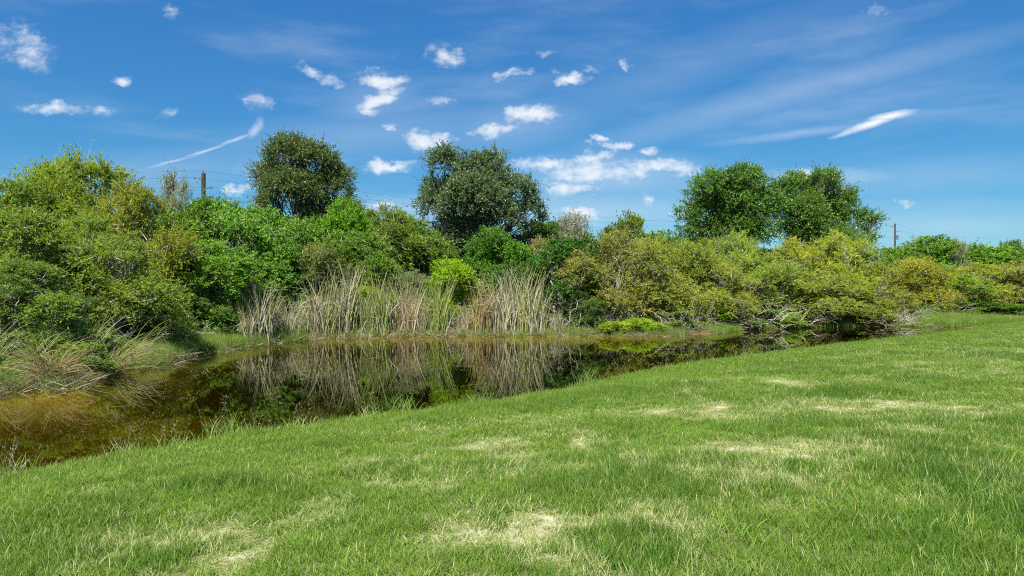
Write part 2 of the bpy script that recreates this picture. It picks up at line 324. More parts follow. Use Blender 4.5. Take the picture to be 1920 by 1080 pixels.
# water: a closed slab under the banks, clear tea-coloured, with a mirror surface
mw = new_mat('tannin_water'); b = NB(mw)
fr = b.n('ShaderNodeFresnel'); fr.inputs['IOR'].default_value = 1.33
bp = b.n('ShaderNodeBump'); bp.inputs['Strength'].default_value = 0.05; bp.inputs['Distance'].default_value = 0.012
hn = b.m('ADD', b.m('MULTIPLY', b.noise(2.2, 3, 0.5, scl=(1, 1.6, 1)), 0.7), b.m('MULTIPLY', b.noise(9, 2, 0.5), 0.12)); b.l(hn, bp.inputs['Height'])
gl = b.n('ShaderNodeBsdfGlossy'); gl.inputs['Roughness'].default_value = 0.012; gl.inputs['Color'].default_value = (0.86, 0.87, 0.80, 1); b.l(bp.outputs[0], gl.inputs['Normal']); b.l(bp.outputs[0], fr.inputs['Normal'])
tp = b.n('ShaderNodeBsdfTransparent'); tp.inputs[0].default_value = (0.97, 0.93, 0.82, 1)
fac = b.m('ADD', b.m('MULTIPLY', fr.outputs[0], 1.1), 0.05, clamp=True)
mx = b.n('ShaderNodeMixShader'); b.l(fac, mx.inputs[0]); b.l(tp.outputs[0], mx.inputs[1]); b.l(gl.outputs[0], mx.inputs[2])
va = b.n('ShaderNodeVolumeAbsorption'); va.inputs['Color'].default_value = (0.75, 0.715, 0.12, 1); va.inputs['Density'].default_value = 2.0
o = b.n('ShaderNodeOutputMaterial'); b.l(mx.outputs[0], o.inputs[0]); b.l(va.outputs[0], o.inputs['Volume'])
wx0, wx1, wy0, wy1 = -60, 50, -20, 48
wv = np.array([(x, y, z) for z in (-2.2, 0.0) for (x, y) in ((wx0, wy0), (wx1, wy0), (wx1, wy1), (wx0, wy1))])
wf = np.array([(3, 2, 1, 0), (4, 5, 6, 7), (0, 1, 5, 4), (1, 2, 6, 5), (2, 3, 7, 6), (3, 0, 4, 7)])
# the slab's corners lie under the raised ground; only the pond opens to it
w = link('water', mesh('water', wv, wf, mw)); tag(w, kind='structure')

# ------------------------------------------------------------------ plant geometry
def leaves(P0, D, L, ratio, rng, up=0.5, fold=0.25):
    """one folded diamond leaf per row: 4 verts, 2 triangles"""
    n = len(P0); D = nrm(D); N = rng.normal(size=(n, 3)); N[:, 2] += up * 2.2; S = nrm(np.cross(D, N)); N = np.cross(S, D)
    L = L[:, None]; mid = P0 + D * L * 0.45; w = L * ratio * 0.5
    V = np.stack([P0, mid + S * w + N * w * fold * 2, P0 + D * L - N * L * 0.08, mid - S * w + N * w * fold * 2], 1).reshape(-1, 3)
    k = np.arange(n)[:, None] * 4
    Fc = np.concatenate([k + np.array([[0, 2, 1]]), k + np.array([[0, 3, 2]])])
    return V, Fc
def tube(pts, r0, r1, sides=5):
    pts = np.asarray(pts, float); n = len(pts); T = nrm(np.gradient(pts, axis=0)); A = np.cross(T, [0.31, 0.2, 0.93] if abs(T[0][2]) < .9 else [1, 0, 0]); A = nrm(A); B = np.cross(T, A)
    rr = np.linspace(r0, r1, n)[:, None, None]; a = np.arange(sides) / sides * 2 * np.pi
    ring = pts[:, None] + rr * (np.cos(a)[None, :, None] * A[:, None] + np.sin(a)[None, :, None] * B[:, None])
    V = ring.reshape(-1, 3); i = np.arange((n - 1) * sides).reshape(n - 1, sides); j = np.roll(i, -1, 1)
    Fc = np.stack([i, j, j + sides, i + sides], -1).reshape(-1, 4)
    return V, Fc
class Acc:
    def __init__(s): s.v = []; s.f = []; s.a = []; s.n = 0
    def add(s, V, Fc, A=None):
        s.v.append(V); s.f.append(Fc + s.n); s.n += len(V)
        if A is not None: s.a.append(A)
    def mesh(s, name, mat, smooth=False):
        f3 = [f for f in s.f if f.shape[1] == 3]; f4 = [f for f in s.f if f.shape[1] == 4]
        fs = ([np.concatenate(f3)] if f3 else []) + ([np.concatenate(f4)] if f4 else [])
        return mesh(name, np.concatenate(s.v), fs, mat, np.concatenate(s.a) if s.a else None, smooth)
def curve(p0, p1, rng, n=6, wob=0.12, bow=0.15):
    p0 = np.array(p0, float); p1 = np.array(p1, float); L = np.linalg.norm(p1 - p0); t = np.linspace(0, 1, n)[:, None]
    q = p0 + (p1 - p0) * t; q[:, 2] += (np.sin(t[:, 0] * math.pi)) * L * bow
    q[1:-1] += rng.normal(0, wob * L / n, (n - 2, 3)); return q

def plant(name, seed, lobes, nleaf, lsize, ratio, mat, bark, sub=18, subr=0.36, spray=0.32, kper=10, upb=0.45, trunk_r=0.055, stems=None, twigs=900, base_r=0.25, fuzz=1.0, droop=0.15, inner=0.12, up=0.5):
    """foliage mesh and stem mesh grown from a list of crown lobes (x,y,z,rx,ry,rz)"""
    rng = np.random.RandomState(seed)
    C = []; Rr = []
    for (x, y, z, rx, ry, rz) in lobes:
        k = max(5, int(sub * (rx * ry * rz) ** (2 / 3) * 1.0))
        d = nrm(rng.normal(size=(k, 3))); d[:, 2] = np.where(d[:, 2] < -0.35, -d[:, 2], d[:, 2])
        r = rng.uniform(0.55, 1.0, (k, 1)) ** 0.6
        c = np.array([x, y, z]) + d * r * np.array([rx, ry, rz]) * (1 - subr * 0.6)
        C.append(c); Rr.append(subr * (rx * ry * rz) ** (1 / 3) * rng.uniform(0.6, 1.35, k))
    C = np.concatenate(C); Rr = np.concatenate(Rr)
    ok = C[:, 2] > 0.15; C, Rr = C[ok], Rr[ok]
    cen = np.mean(np.array(lobes)[:, :3], 0); cen[2] *= 0.8
    ns = int(nleaf / kper); wgt = Rr ** 2; idx = rng.choice(len(C), ns, p=wgt / wgt.sum())
    d = nrm(rng.normal(size=(ns, 3)) + nrm(C[idx] - cen) * 0.75 + np.array([0, 0, upb]))
    rad = Rr[idx][:, None] * np.where(rng.rand(ns, 1) < inner, rng.uniform(0.2, 0.8, (ns, 1)), rng.uniform(0.75, 1.08, (ns, 1)))
    O = C[idx] + d * rad - d * spray * 0.4
    A = nrm(d + rng.normal(0, 0.35, (ns, 3)) + np.array([0, 0, 0.25 * upb])); Ls = spray * rng.uniform(0.5, 1.3, ns) * np.where(rng.rand(ns) < 0.06, 1.0 + 0.9 * fuzz, 1.0)
    crand = rng.rand(len(C))[idx]; srand = rng.rand(ns)
    t = np.tile(np.linspace(0.12, 1.0, kper), ns) + rng.uniform(-0.05, 0.05, ns * kper); i = np.repeat(np.arange(ns), kper)
    pos = O[i] + A[i] * (Ls[i] * t)[:, None]; pos[:, 2] -= droop * Ls[i] * t * t
    ld = nrm(A[i] * 0.7 + rng.normal(0, 0.55, (len(i), 3)))
    keep = pos[:, 2] > 0.05; pos, ld, t, i = pos[keep], ld[keep], t[keep], i[keep]
    V, Fc = leaves(pos, ld, lsize * rng.uniform(0.65, 1.25, len(pos)), ratio, rng, up)
    at_ = np.stack([rng.rand(len(pos)), np.clip(t * 0.7 + 0.3 * srand[i], 0, 1), np.clip(crand[i] * 0.7 + 0.3 * srand[i], 0, 1)], 1)
    fol = mesh(name + '_foliage', V, Fc, mat, np.repeat(at_, 4, 0))
    # stems
    a = Acc(); H = max(l[2] for l in lobes)
    nst = stems or len(lobes); cl = [np.array(l[:3]) for l in lobes]
    for k in range(nst):
        tgt = cl[k % len(cl)] + rng.normal(0, 0.15, 3) * np.array(lobes[k % len(cl)][3:6])
        b0 = np.array([rng.normal(0, base_r), rng.normal(0, base_r), -0.15]); rr = trunk_r * rng.uniform(0.6, 1.15)
        q = curve(b0, tgt, rng, 8, 0.25, 0.04); a.add(*tube(q, rr, rr * 0.35, 6))
        near_ = np.argsort(np.linalg.norm(C - tgt, axis=1))[:12]
        for j in near_[:9]:
            s = q[rng.randint(3, 8)]; q2 = curve(s, C[j], rng, 6, 0.3, 0.05); a.add(*tube(q2, rr * 0.33, rr * 0.10, 4))
    # fine twigs: slim three-sided spikes reaching out to the sprays
    tw = rng.choice(ns, min(twigs, ns), replace=False)
    Bq = C[idx[tw]] + rng.normal(0, 0.12, (len(tw), 3)); E = O[tw] + A[tw] * Ls[tw][:, None] * 0.9
    T = nrm(E - Bq); S = nrm(np.cross(T, rng.normal(size=T.shape))); U = np.cross(T, S); wd = 0.012 * (0.6 + rng.rand(len(tw), 1))
    V = np.stack([Bq + S * wd, Bq - S * wd * 0.5 + U * wd * 0.87, Bq - S * wd * 0.5 - U * wd * 0.87, E], 1).reshape(-1, 3); k = np.arange(len(tw))[:, None] * 4
    a.add(V, np.concatenate([k + np.array([[0, 1, 3]]), k + np.array([[1, 2, 3]]), k + np.array([[2, 0, 3]])]))
    st = a.mesh(name + '_stems', bark, False)
    return fol, st

def auto_lobes(seed, W, H, n, rr=(0.22, 0.46), top=1.0, low=0.13):
    """lobes filling a W x W x H dome that reaches the ground"""
    rng = np.random.RandomState(seed); L = []
    for i in range(n):
        a = i * 2.399 + rng.uniform(-.3, .3); zf = low + (0.82 - low) * ((i + 0.5) / n) ** 1.15
        zf = min(max(zf + rng.uniform(-.08, .08), .1), .86); rad = W * 0.5 * math.sqrt(max(0.02, 1 - (zf - 0.1) ** 2)) * rng.uniform(0.35, 0.88) * (1.0 if zf < .7 else .6)
        r = W * rng.uniform(*rr) * 0.62
        L.append((math.cos(a) * rad, math.sin(a) * rad, H * zf, r, r, min(r * 1.1, H * (1.0 - zf) + 0.1)))
    L.append((0, 0, H * 0.80, W * 0.2, W * 0.2, H * 0.20)); return L

PROTO = {}
def proto(kind, W, H, seeds, nl, lobes_n, **kw):
    PROTO[kind] = [(W, H, *plant(kind, s, auto_lobes(s, W, H, lobes_n), nl, **kw)) for s in seeds]
proto('broad', 4.2, 4.6, (11, 12, 13), 30000, 12, lsize=0.125, ratio=0.55, mat=M_BROAD, bark=M_TWIG, spray=0.34, kper=10, twigs=500)
proto('narrow', 4.2, 5.6, (21, 22, 23), 42000, 13, lsize=0.125, ratio=0.30, mat=M_NARROW, bark=M_TWIG, spray=0.50, kper=13, upb=0.9, subr=0.32, twigs=900, droop=0.22, fuzz=1.4)
proto('fine', 4.2, 4.2, (31, 32, 33), 62000, 15, lsize=0.085, ratio=0.40, mat=M_FINE, bark=M_TWIG, spray=0.30, kper=13, upb=0.6, subr=0.30, twigs=1200, fuzz=1.3, sub=24)
proto('sparse', 3.4, 5.0, (41, 42), 7000, 9, lsize=0.09, ratio=0.40, mat=M_FINE, bark=M_DEAD, spray=0.5, kper=7, upb=1.0, subr=0.36, twigs=2600, fuzz=1.6)
proto('small', 2.2, 1.7, (51, 52), 9000, 7, lsize=0.10, ratio=0.5, mat=M_BROAD, bark=M_TWIG, spray=0.25, kper=9, trunk_r=0.03, twigs=300)
proto('mound', 2.2, 0.85, (56, 57), 9000, 9, lsize=0.085, ratio=0.5, mat=M_BROAD, bark=M_TWIG, spray=0.22, kper=9, trunk_r=0.02, twigs=200, upb=0.8)
proto('near', 4.0, 4.4, (61, 62), 46000, 12, lsize=0.085, ratio=0.48, mat=M_BROAD, bark=M_TWIG, spray=0.30, kper=11, twigs=1200, sub=26, subr=0.30)

OLIVE = (0.235, 0.315, 0.060); YOLIVE = (0.285, 0.350, 0.055); BRIGHT = (0.195, 0.320, 0.060); MID = (0.165, 0.270, 0.050); LIME = (0.320, 0.450, 0.030)
DEEP = (0.100, 0.205, 0.040); GOLD = (0.380, 0.420, 0.060); TANG = (0.350, 0.350, 0.110); MYRT = (0.315, 0.395, 0.080); GREY = (0.25, 0.31, 0.15)
SH = 'shrubs in the thicket across the pond'
pr = random.Random(3); pcount = {}
def shrub(kind, px, top, wpx, Y, colr, label, name='shrub', cat='shrub', group=SH, rz=None, base=None):
    x = P(px, Y); z = gz(x, Y) - 0.03 if base is None else base
    lst = PROTO[kind]; k = pcount.get(kind, 0); pcount[kind] = k + 1; W, H, fol, st = lst[k % len(lst)]
    ht = CZ + (540 - top) / F * Y - z; s = wpx / F * Y / W; sz = ht / (H * 1.02)
    e = empty(name, (x, Y, z), label, cat, group, pr.uniform(0, 6.28) if rz is None else rz)
    e.scale = (s, s * pr.uniform(0.9, 1.1), sz)
    link('stems', st, e); f = link('foliage', fol, e, color=tuple(c * pr.uniform(0.92, 1.08) for c in colr))
    return e
for a in [
 ('narrow', -190, 330, 330, 25, OLIVE, 'tall olive shrub just past the left edge of the picture'),
 ('near', -90, 450, 260, 19.5, MID, 'mid green leafy shrub cut by the left edge above the sedge'),
 ('near', 30, 490, 230, 18.6, MID, 'mid green small-leaved shrub low at the far left behind the drooping sedge'),
 ('near', 120, 545, 170, 19.4, DEEP, 'darker green low shrub between the left sedge clump and the olive shrub'),
 ('fine', 215, 432, 260, 22.6, OLIVE, 'rounded olive shrub in front at left, above the small grassy bank'),
 ('narrow', 10, 325, 260, 24.5, OLIVE, 'olive shrub with a feathery top in the far left corner of the thicket'),
 ('narrow', 98, 300, 200, 26.5, YOLIVE, 'yellowish willow-like tree, the left of the two tallest in the left thicket', 'willow_tree', 'tree', 'willow-like trees at left'),
 ('narrow', 172, 290, 200, 27.5, YOLIVE, 'tallest airy willow-like tree of the left thicket, yellow-green top', 'willow_tree', 'tree', 'willow-like trees at left'),
 ('narrow', 255, 338, 190, 26.5, (0.30, 0.34, 0.05), 'golden olive willow-like tree left of the thick utility pole', 'willow_tree', 'tree', 'willow-like trees at left'),
 ('near', 70, 395, 250, 21.8, OLIVE, 'broad olive-green shrub filling the middle of the left thicket'),
 ('narrow', 150, 400, 190, 23.6, OLIVE, 'upright olive shrub between the tall willow-like trees and the rounded front shrub'),
 ('near', 300, 560, 130, 24.6, MYRT, 'low yellow-green shrub right above the small grassy bank at left'),
 ('broad', 322, 400, 190, 29.5, BRIGHT, 'bright green shrub just right of the golden olive willow-like tree'),
 ('sparse', 322, 318, 110, 31, OLIVE, 'thin shoots rising above the hedge left of the thick utility pole'),
 ('broad', 392, 372, 200, 33, BRIGHT, 'bright green broad-leaved shrub directly under the thick utility pole'),
 ('broad', 452, 392, 190, 32.5, BRIGHT, 'bright green shrub in front of the left edge of the leftmost oak'),
 ('broad', 372, 455, 200, 28.2, BRIGHT, 'full bright green shrub at mid height above the left tangle of dry grass'),
 ('near', 355, 545, 130, 27, MID, 'dull green low shrub in front of the full bright green one'),
 ('broad', 505, 390, 170, 36, BRIGHT, 'bright green shrub under the dark leftmost oak'),
 ('broad', 568, 402, 180, 37, BRIGHT, 'bright green shrub centred below the leftmost oak'),
 ('broad', 645, 378, 140, 39, (0.180, 0.345, 0.024), 'vivid yellow-green shrub against the right foot of the leftmost oak'),
 ('fine', 590, 455, 180, 35.5, (0.195, 0.255, 0.075), 'greyish green shrub with showing twigs above the left cattails'),
 ('narrow', 738, 388, 190, 41, (0.203, 0.292, 0.045), 'light green willow-like shrub between the two dark left oaks'),
 ('broad', 690, 435, 160, 37, MID, 'mid green shrub below the light green willow-like shrub'),
 ('broad', 470, 485, 150, 32, MID, 'mid green shrub right behind the leftmost cattails'),
 ('near', 535, 505, 130, 33.5, DEEP, 'dark green low shrub in the gap of the left cattails'),
 ('fine', 430, 545, 130, 30, (0.225, 0.285, 0.060), 'low yellowish shrub at the right end of the small grassy bank'),
 ('broad', 790, 415, 160, 40.5, MID, 'green shrub at the left foot of the second oak from the left'),
 ('broad', 848, 487, 120, 35.4, LIME, 'round lime-green shrub glowing above the middle of the cattails'),
 ('broad', 690, 535, 70, 34.3, LIME, 'small lime sprig shrub among the left cattails'),
 ('fine', 770, 505, 120, 36, GREY, 'pale grey-green shrub left of the round lime-green one'),
 ('broad', 942, 428, 130, 38.5, (0.13, 0.27, 0.035), 'saturated green shrub in front of the second oak from the left'),
 ('fine', 1012, 442, 120, 41, TANG, 'tan-tinged shrub right of the second oak, top of the thicket'),
 ('broad', 1052, 448, 180, 36, (0.068, 0.195, 0.030), 'deep green shrub right of the tallest cattails'),
 ('near', 1105, 535, 120, 35, DEEP, 'dark shrub hanging over the water right of the last cattails'),
 ('sparse', 1088, 400, 120, 42.5, (0.300, 0.300, 0.195), 'grey half-bare shrub with fine upright twigs near the middle'),
 ('broad', 1183, 395, 115, 41.5, (0.165, 0.255, 0.045), 'small leafy tree poking up right of the half-bare grey shrub', 'small_tree', 'tree', None),
 ('fine', 1150, 432, 190, 36.4, (0.300, 0.320, 0.090), 'brownish olive shrub right of the deep green one'),
 ('fine', 1215, 445, 170, 37, (0.310, 0.335, 0.075), 'dull gold shrub above the low lime plants at the waterline'),
 ('fine', 1275, 448, 170, 39.5, YOLIVE, 'yellow-olive shrub left of the third oak'),
 ('fine', 1330, 480, 190, 39, MYRT, 'grey-green shrub with twiggy sides above the lime overhang'),
 ('fine', 1385, 432, 100, 45, MYRT, 'yellow-green shrub in front of the third oak'),
 ('fine', 1425, 468, 190, 41.8, MYRT, 'broad yellow-green shrub right of the dark oak trunk'),
 ('fine', 1492, 446, 165, 44.5, GOLD, 'golden-topped shrub between the third and the fourth oak'),
 ('fine', 1568, 432, 135, 44.5, GOLD, 'tallest golden shrub, pointed top before the fourth oak'),
 ('fine', 1535, 505, 210, 42.2, MYRT, 'wide yellow-green shrub leaning over the pond under the golden ones'),
 ('fine', 1632, 492, 170, 43.8, YOLIVE, 'yellow-olive shrub above the bleached branches'),
 ('fine', 1600, 548, 120, 42.2, MYRT, 'low yellow-green shrub spilling onto the bleached branches'),
 ('fine', 1705, 482, 150, 47.5, GOLD, 'golden shrub behind the right grassy bank'),
 ('fine', 1765, 494, 150, 49.5, YOLIVE, 'olive shrub second from the right end, before the hollow'),
 ('fine', 1850, 492, 170, 50, GOLD, 'golden shrub arching over the dark hollow at right'),
 ('fine', 1935, 482, 180, 49, TANG, 'tan-gold shrub at the right edge of the picture'),
 ('broad', 1832, 560, 120, 48.2, DEEP, 'dark green low shrub inside the hollow at right'),
 ('broad', 1905, 570, 110, 46.5, MID, 'green low shrub right of the hollow at the right edge'),
 ('fine', 2030, 490, 190, 49, YOLIVE, 'olive shrub beyond the right edge of the picture'),
 ('broad', 1672, 458, 150, 60, BRIGHT, 'far bright green shrub under the slim utility pole'),
 ('broad', 1740, 447, 170, 61, BRIGHT, 'far bright green domed shrub right of the slim utility pole'),
 ('broad', 1815, 462, 170, 62, BRIGHT, 'far bright green shrub behind the arching golden one'),
 ('broad', 1885, 466, 150, 63, BRIGHT, 'far bright green shrub near the right edge'),
 ('sparse', 1790, 446, 70, 58, (0.240, 0.300, 0.045), 'far thin-topped sapling above the right hedge', 'sapling', 'tree', None),
 ('broad', 1905, 452, 80, 66, MID, 'far small round tree at the right edge of the skyline', 'small_tree', 'tree', None),
 ('broad', 1985, 460, 170, 62, BRIGHT, 'far bright green shrub beyond the right edge'),
 # second line behind, seen in the gaps
 ('broad', 690, 398, 210, 48, MID, 'green shrub behind, between the two left oaks'),
 ('broad', 860, 425, 230, 49, DEEP, 'dark shrub behind the trunk of the second oak'),
 ('broad', 1030, 418, 200, 50, DEEP, 'dark shrub behind the tan-tinged one'),
 ('broad', 1235, 430, 220, 50, MID, 'green shrub behind, left of the third oak'),
 ('broad', 1400, 455, 230, 54, MID, 'green shrub behind the trunk of the third oak'),
 ('broad', 1560, 462, 240, 55, MID, 'green shrub behind the trunk of the fourth oak'),
 ('broad', 560, 440, 220, 50, DEEP, 'dark shrub behind the trunk of the leftmost oak'),
 ('broad', 280, 400, 260, 36, MID, 'green shrub behind the golden olive willow-like tree'),
]: shrub(*a)
LOW = 'low plants along the far waterline'
for px_, t_, w_, y_, q_ in ((1150, 605, 70, 33.2, 'left end'), (1188, 600, 80, 33.7, 'middle'), (1228, 607, 64, 33.5, 'right end')):
    shrub('mound', px_, t_, w_, y_, (0.32, 0.44, 0.03), q_ + ' of the low lime-green plants spreading at the waterline below the dull gold shrub', 'waterside_plant', 'plant', LOW)
shrub('mound', 20, 694, 90, 16.0, MID, 'low green weeds right at the waterline in the left corner', 'waterside_plant', 'plant', LOW)
shrub('mound', 150, 690, 80, 17.4, OLIVE, 'low olive weeds between the sedge clumps at the left waterline', 'waterside_plant', 'plant', LOW)
shrub('mound', 1300, 606, 90, 36.6, MID, 'low green weeds at the waterline under the lime overhang', 'waterside_plant', 'plant', LOW)
shrub('small', 1330, 578, 120, 38.2, (0.240, 0.375, 0.030), 'lime-green overhanging plant at the waterline, right of the low lime plants', 'waterside_plant', 'plant', LOW)
shrub('small', 1385, 592, 90, 39.0, (0.195, 0.300, 0.045), 'yellow-green sprawling plant left of the black gap in the bank', 'waterside_plant', 'plant', LOW)
shrub('small', 1580, 590, 100, 41.6, MID, 'mid green plant drooping to the water among bleached sticks', 'waterside_plant', 'plant', LOW)
shrub('small', 60, 672, 90, 16.9, MID, 'leafy weed left of the drooping sedge at the left edge', 'waterside_plant', 'plant', LOW)
shrub('small', 15, 690, 100, 16.6, DEEP, 'dark leafy weed at the waterline in the left corner', 'waterside_plant', 'plant', LOW)
shrub('small', 180, 618, 110, 19.6, MID, 'green weed between the two drooping sedge clumps', 'waterside_plant', 'plant', LOW)
shrub('small', 745, 560, 80, 34.6, (0.180, 0.300, 0.045), 'green weed standing behind the middle cattails', 'waterside_plant', 'plant', LOW)
shrub('small', 585, 560, 90, 33.6, (0.180, 0.285, 0.060), 'green weed standing behind the left cattails', 'waterside_plant', 'plant', LOW)

LOWS = 'low shrubs overhanging the far waterline'
for px_, t_, w_, y_, c_, l_ in ((1262, 586, 90, 35.2, OLIVE, 'low olive shrub right of the lime-green waterside plants'), (1300, 590, 80, 36.2, MYRT, 'low yellow-green shrub left of the lime overhang'), (1425, 585, 90, 39.4, DEEP, 'small dark shrub in the black gap of the bank'), (1478, 580, 90, 40.3, MYRT, 'small yellow-green shrub overhanging the water right of the black gap'),
  (1525, 584, 90, 40.8, OLIVE, 'small olive shrub overhanging the water under the wide shrub'), (1640, 584, 80, 42.0, DEEP, 'small dark shrub behind the long pale log'), (1690, 580, 80, 43.0, OLIVE, 'small olive shrub at the right end of the long pale log'), (1075, 590, 80, 34.3, DEEP, 'small dark shrub at the water right of the last cattails'), (1120, 588, 80, 34.6, MID, 'small green shrub left of the lime-green waterside plants'),
  (235, 606, 120, 23.6, MID, 'small green shrub behind the left end of the grassy bank'), (20, 628, 110, 17.9, OLIVE, 'small olive shrub cut into by the arching sedge leaves, far left'), (165, 648, 90, 17.6, MID, 'small green shrub right behind the big drooping sedge'), (-60, 640, 140, 16.8, MID, 'small green shrub beyond the left edge'), (120, 640, 110, 18.1, OLIVE, 'small olive shrub behind the big drooping sedge'), (330, 585, 110, 27.0, OLIVE, 'small olive shrub above the grassy bank'), (460, 585, 90, 31.2, MID, 'small green shrub behind the right end of the grassy bank'), (1745, 572, 90, 46.0, OLIVE, 'small olive shrub behind the right grassy bank'), (1800, 568, 90, 47.0, MID, 'small green shrub at the left of the dark hollow')):
    shrub('small', px_, t_, w_, y_, c_, l_, 'shrub', 'shrub', LOWS)

# oaks: own crowns, lobes given as photo x, y, radii, at depth Y
def oak(label, Y, basepx, lobes, nleaf, colr, seed, lsize=0.15, trunk=0.26, name='oak_tree', ratio=0.42, spray=0.55, **kw):
    bx = P(basepx, Y); z0 = gz(bx, Y); rng = np.random.RandomState(seed); L = []
    for (px, py, rx, ry) in lobes:
        x = P(px, Y) - bx; z = CZ + (540 - py) / F * Y - z0; r = rx / F * Y; L.append((x, rng.uniform(-1.0, 1.0) * (0.5 if abs(x) > 2 else 1.2), z, r, r * 1.05, ry / F * Y))
    args = dict(sub=17, subr=0.35, kper=12, twigs=2500, trunk_r=0.11, stems=len(L), fuzz=0.9, upb=0.55, base_r=0.12, inner=0.32); args.update(kw)
    fol, st = plant('oak', seed, L, nleaf, lsize, ratio, M_OAK, M_BARK, spray=spray, **args)
    e = empty(name, (bx, Y, z0), label, 'tree', 'oaks behind the thicket')
    link('crown', fol, e, color=colr)
    link('limbs', st, e)
    H = min(l[2] for l in L); q = curve((0, 0, -0.2), (L[0][0] * .3, 0, H + 1.2), rng, 8, 0.08, 0.0)
    V, Fc = tube(q, trunk * 1.5, trunk * 0.8, 10); link('trunk', mesh('oak_trunk', V, Fc, M_BARK, None, True), e)
    return e
oak('dark grey-green oak furthest left, pointed feathery crown over bright shrubs', 47, 565,
    [(545, 300, 45, 42), (590, 320, 50, 45), (510, 345, 40, 45), (555, 370, 60, 50), (620, 355, 42, 50), (645, 395, 30, 40), (600, 410, 55, 40), (500, 395, 32, 35), (530, 268, 18, 18), (575, 280, 24, 18), (480, 335, 14, 14), (520, 440, 40, 40), (640, 430, 30, 30)],
    90000, (0.135, 0.190, 0.072), 71, lsize=0.15, spray=0.75, droop=0.3)
oak('blue-grey green oak second from the left, three-humped round crown', 46, 872,
    [(895, 380, 60, 50), (880, 440, 50, 45), (835, 325, 38, 48), (890, 340, 42, 50), (925, 325, 36, 42), (960, 370, 42, 45), (820, 375, 42, 42), (870, 400, 50, 50), (940, 415, 48, 45), (995, 405, 30, 40), (800, 395, 24, 28), (850, 440, 45, 45), (900, 455, 38, 40), (985, 372, 22, 20), (845, 292, 20, 18), (900, 295, 16, 16), (930, 290, 16, 14)],
    100000, (0.140, 0.205, 0.112), 72, lsize=0.155, spray=0.55)
oak('green oak third from the left, dense dome with a dark trunk showing', 50, 1338,
    [(1378, 390, 56, 48), (1350, 448, 48, 34), (1410, 445, 44, 34), (1310, 450, 30, 28), (1450, 385, 26, 34), (1330, 365, 40, 42), (1385, 355, 44, 40), (1420, 395, 38, 48), (1345, 405, 50, 42), (1290, 410, 30, 30), (1295, 440, 28, 28), (1375, 430, 50, 40), (1440, 420, 26, 40), (1300, 375, 18, 20), (1400, 335, 26, 18), (1340, 335, 16, 14)],
    95000, (0.125, 0.250, 0.045), 73, lsize=0.15, trunk=0.42)
oak('green oak furthest right, open crown with one limb reaching out right', 52, 1535,
    [(1468, 375, 26, 44), (1642, 418, 20, 16), (1550, 400, 46, 44), (1510, 450, 40, 34), (1570, 458, 46, 30), (1490, 440, 30, 30), (1500, 360, 34, 38), (1545, 360, 40, 38), (1580, 385, 32, 38), (1500, 410, 42, 42), (1555, 420, 46, 40), (1600, 420, 30, 35), (1632, 425, 24, 22), (1615, 455, 24, 24), (1470, 400, 26, 40), (1530, 335, 24, 14), (1590, 350, 12, 14)],
    92000, (0.130, 0.245, 0.047), 74, lsize=0.15, spray=0.65)

# a few palm tops far right
def palm(px, top, Y, label):
    x = P(px, Y); z0 = gz(x, Y); H = CZ + (540 - top) / F * Y - z0; rng = np.random.RandomState(int(px)); e = empty('palm_tree', (x, Y, z0), label, 'palm')
    V, Fc = tube(curve((0, 0, -0.2), (0.1, 0, H - 0.7), rng, 6, 0.03, 0), 0.17, 0.14, 8); link('trunk', mesh('palm_trunk', V, Fc, M_BARK, None, True), e)
    for k in range(16):
        az = k * 2.4 + rng.uniform(-.2, .2); el = rng.uniform(-0.3, 1.1); n = 14; t = np.linspace(0, 1, n)
        ln = 1.5; r = ln * t * math.cos(el); zz = H - 0.7 + ln * t * math.sin(el) - 0.5 * t * t * ln
        q = np.stack([np.cos(az) * r, np.sin(az) * r, zz], 1); T = nrm(np.gradient(q, axis=0)); S = nrm(np.cross(T, [0, 0, 1])); pos = np.repeat(q[2:], 2, 0)
        dd = np.concatenate([[T[i] * 0.6 + S[i], T[i] * 0.6 - S[i]] for i in range(2, n)]); dd[:, 2] -= 0.25
        V, Fc = leaves(pos, dd, np.full(len(pos), 0.55), 0.10, rng, 2.0); link('frond', mesh('palm_frond', V, Fc, M_BROAD, np.tile([[.5, .3, .5]], (len(V), 1))), e, color=MID)
palm(1838, 462, 68, 'far palm with a round head of fronds above the right hedge')

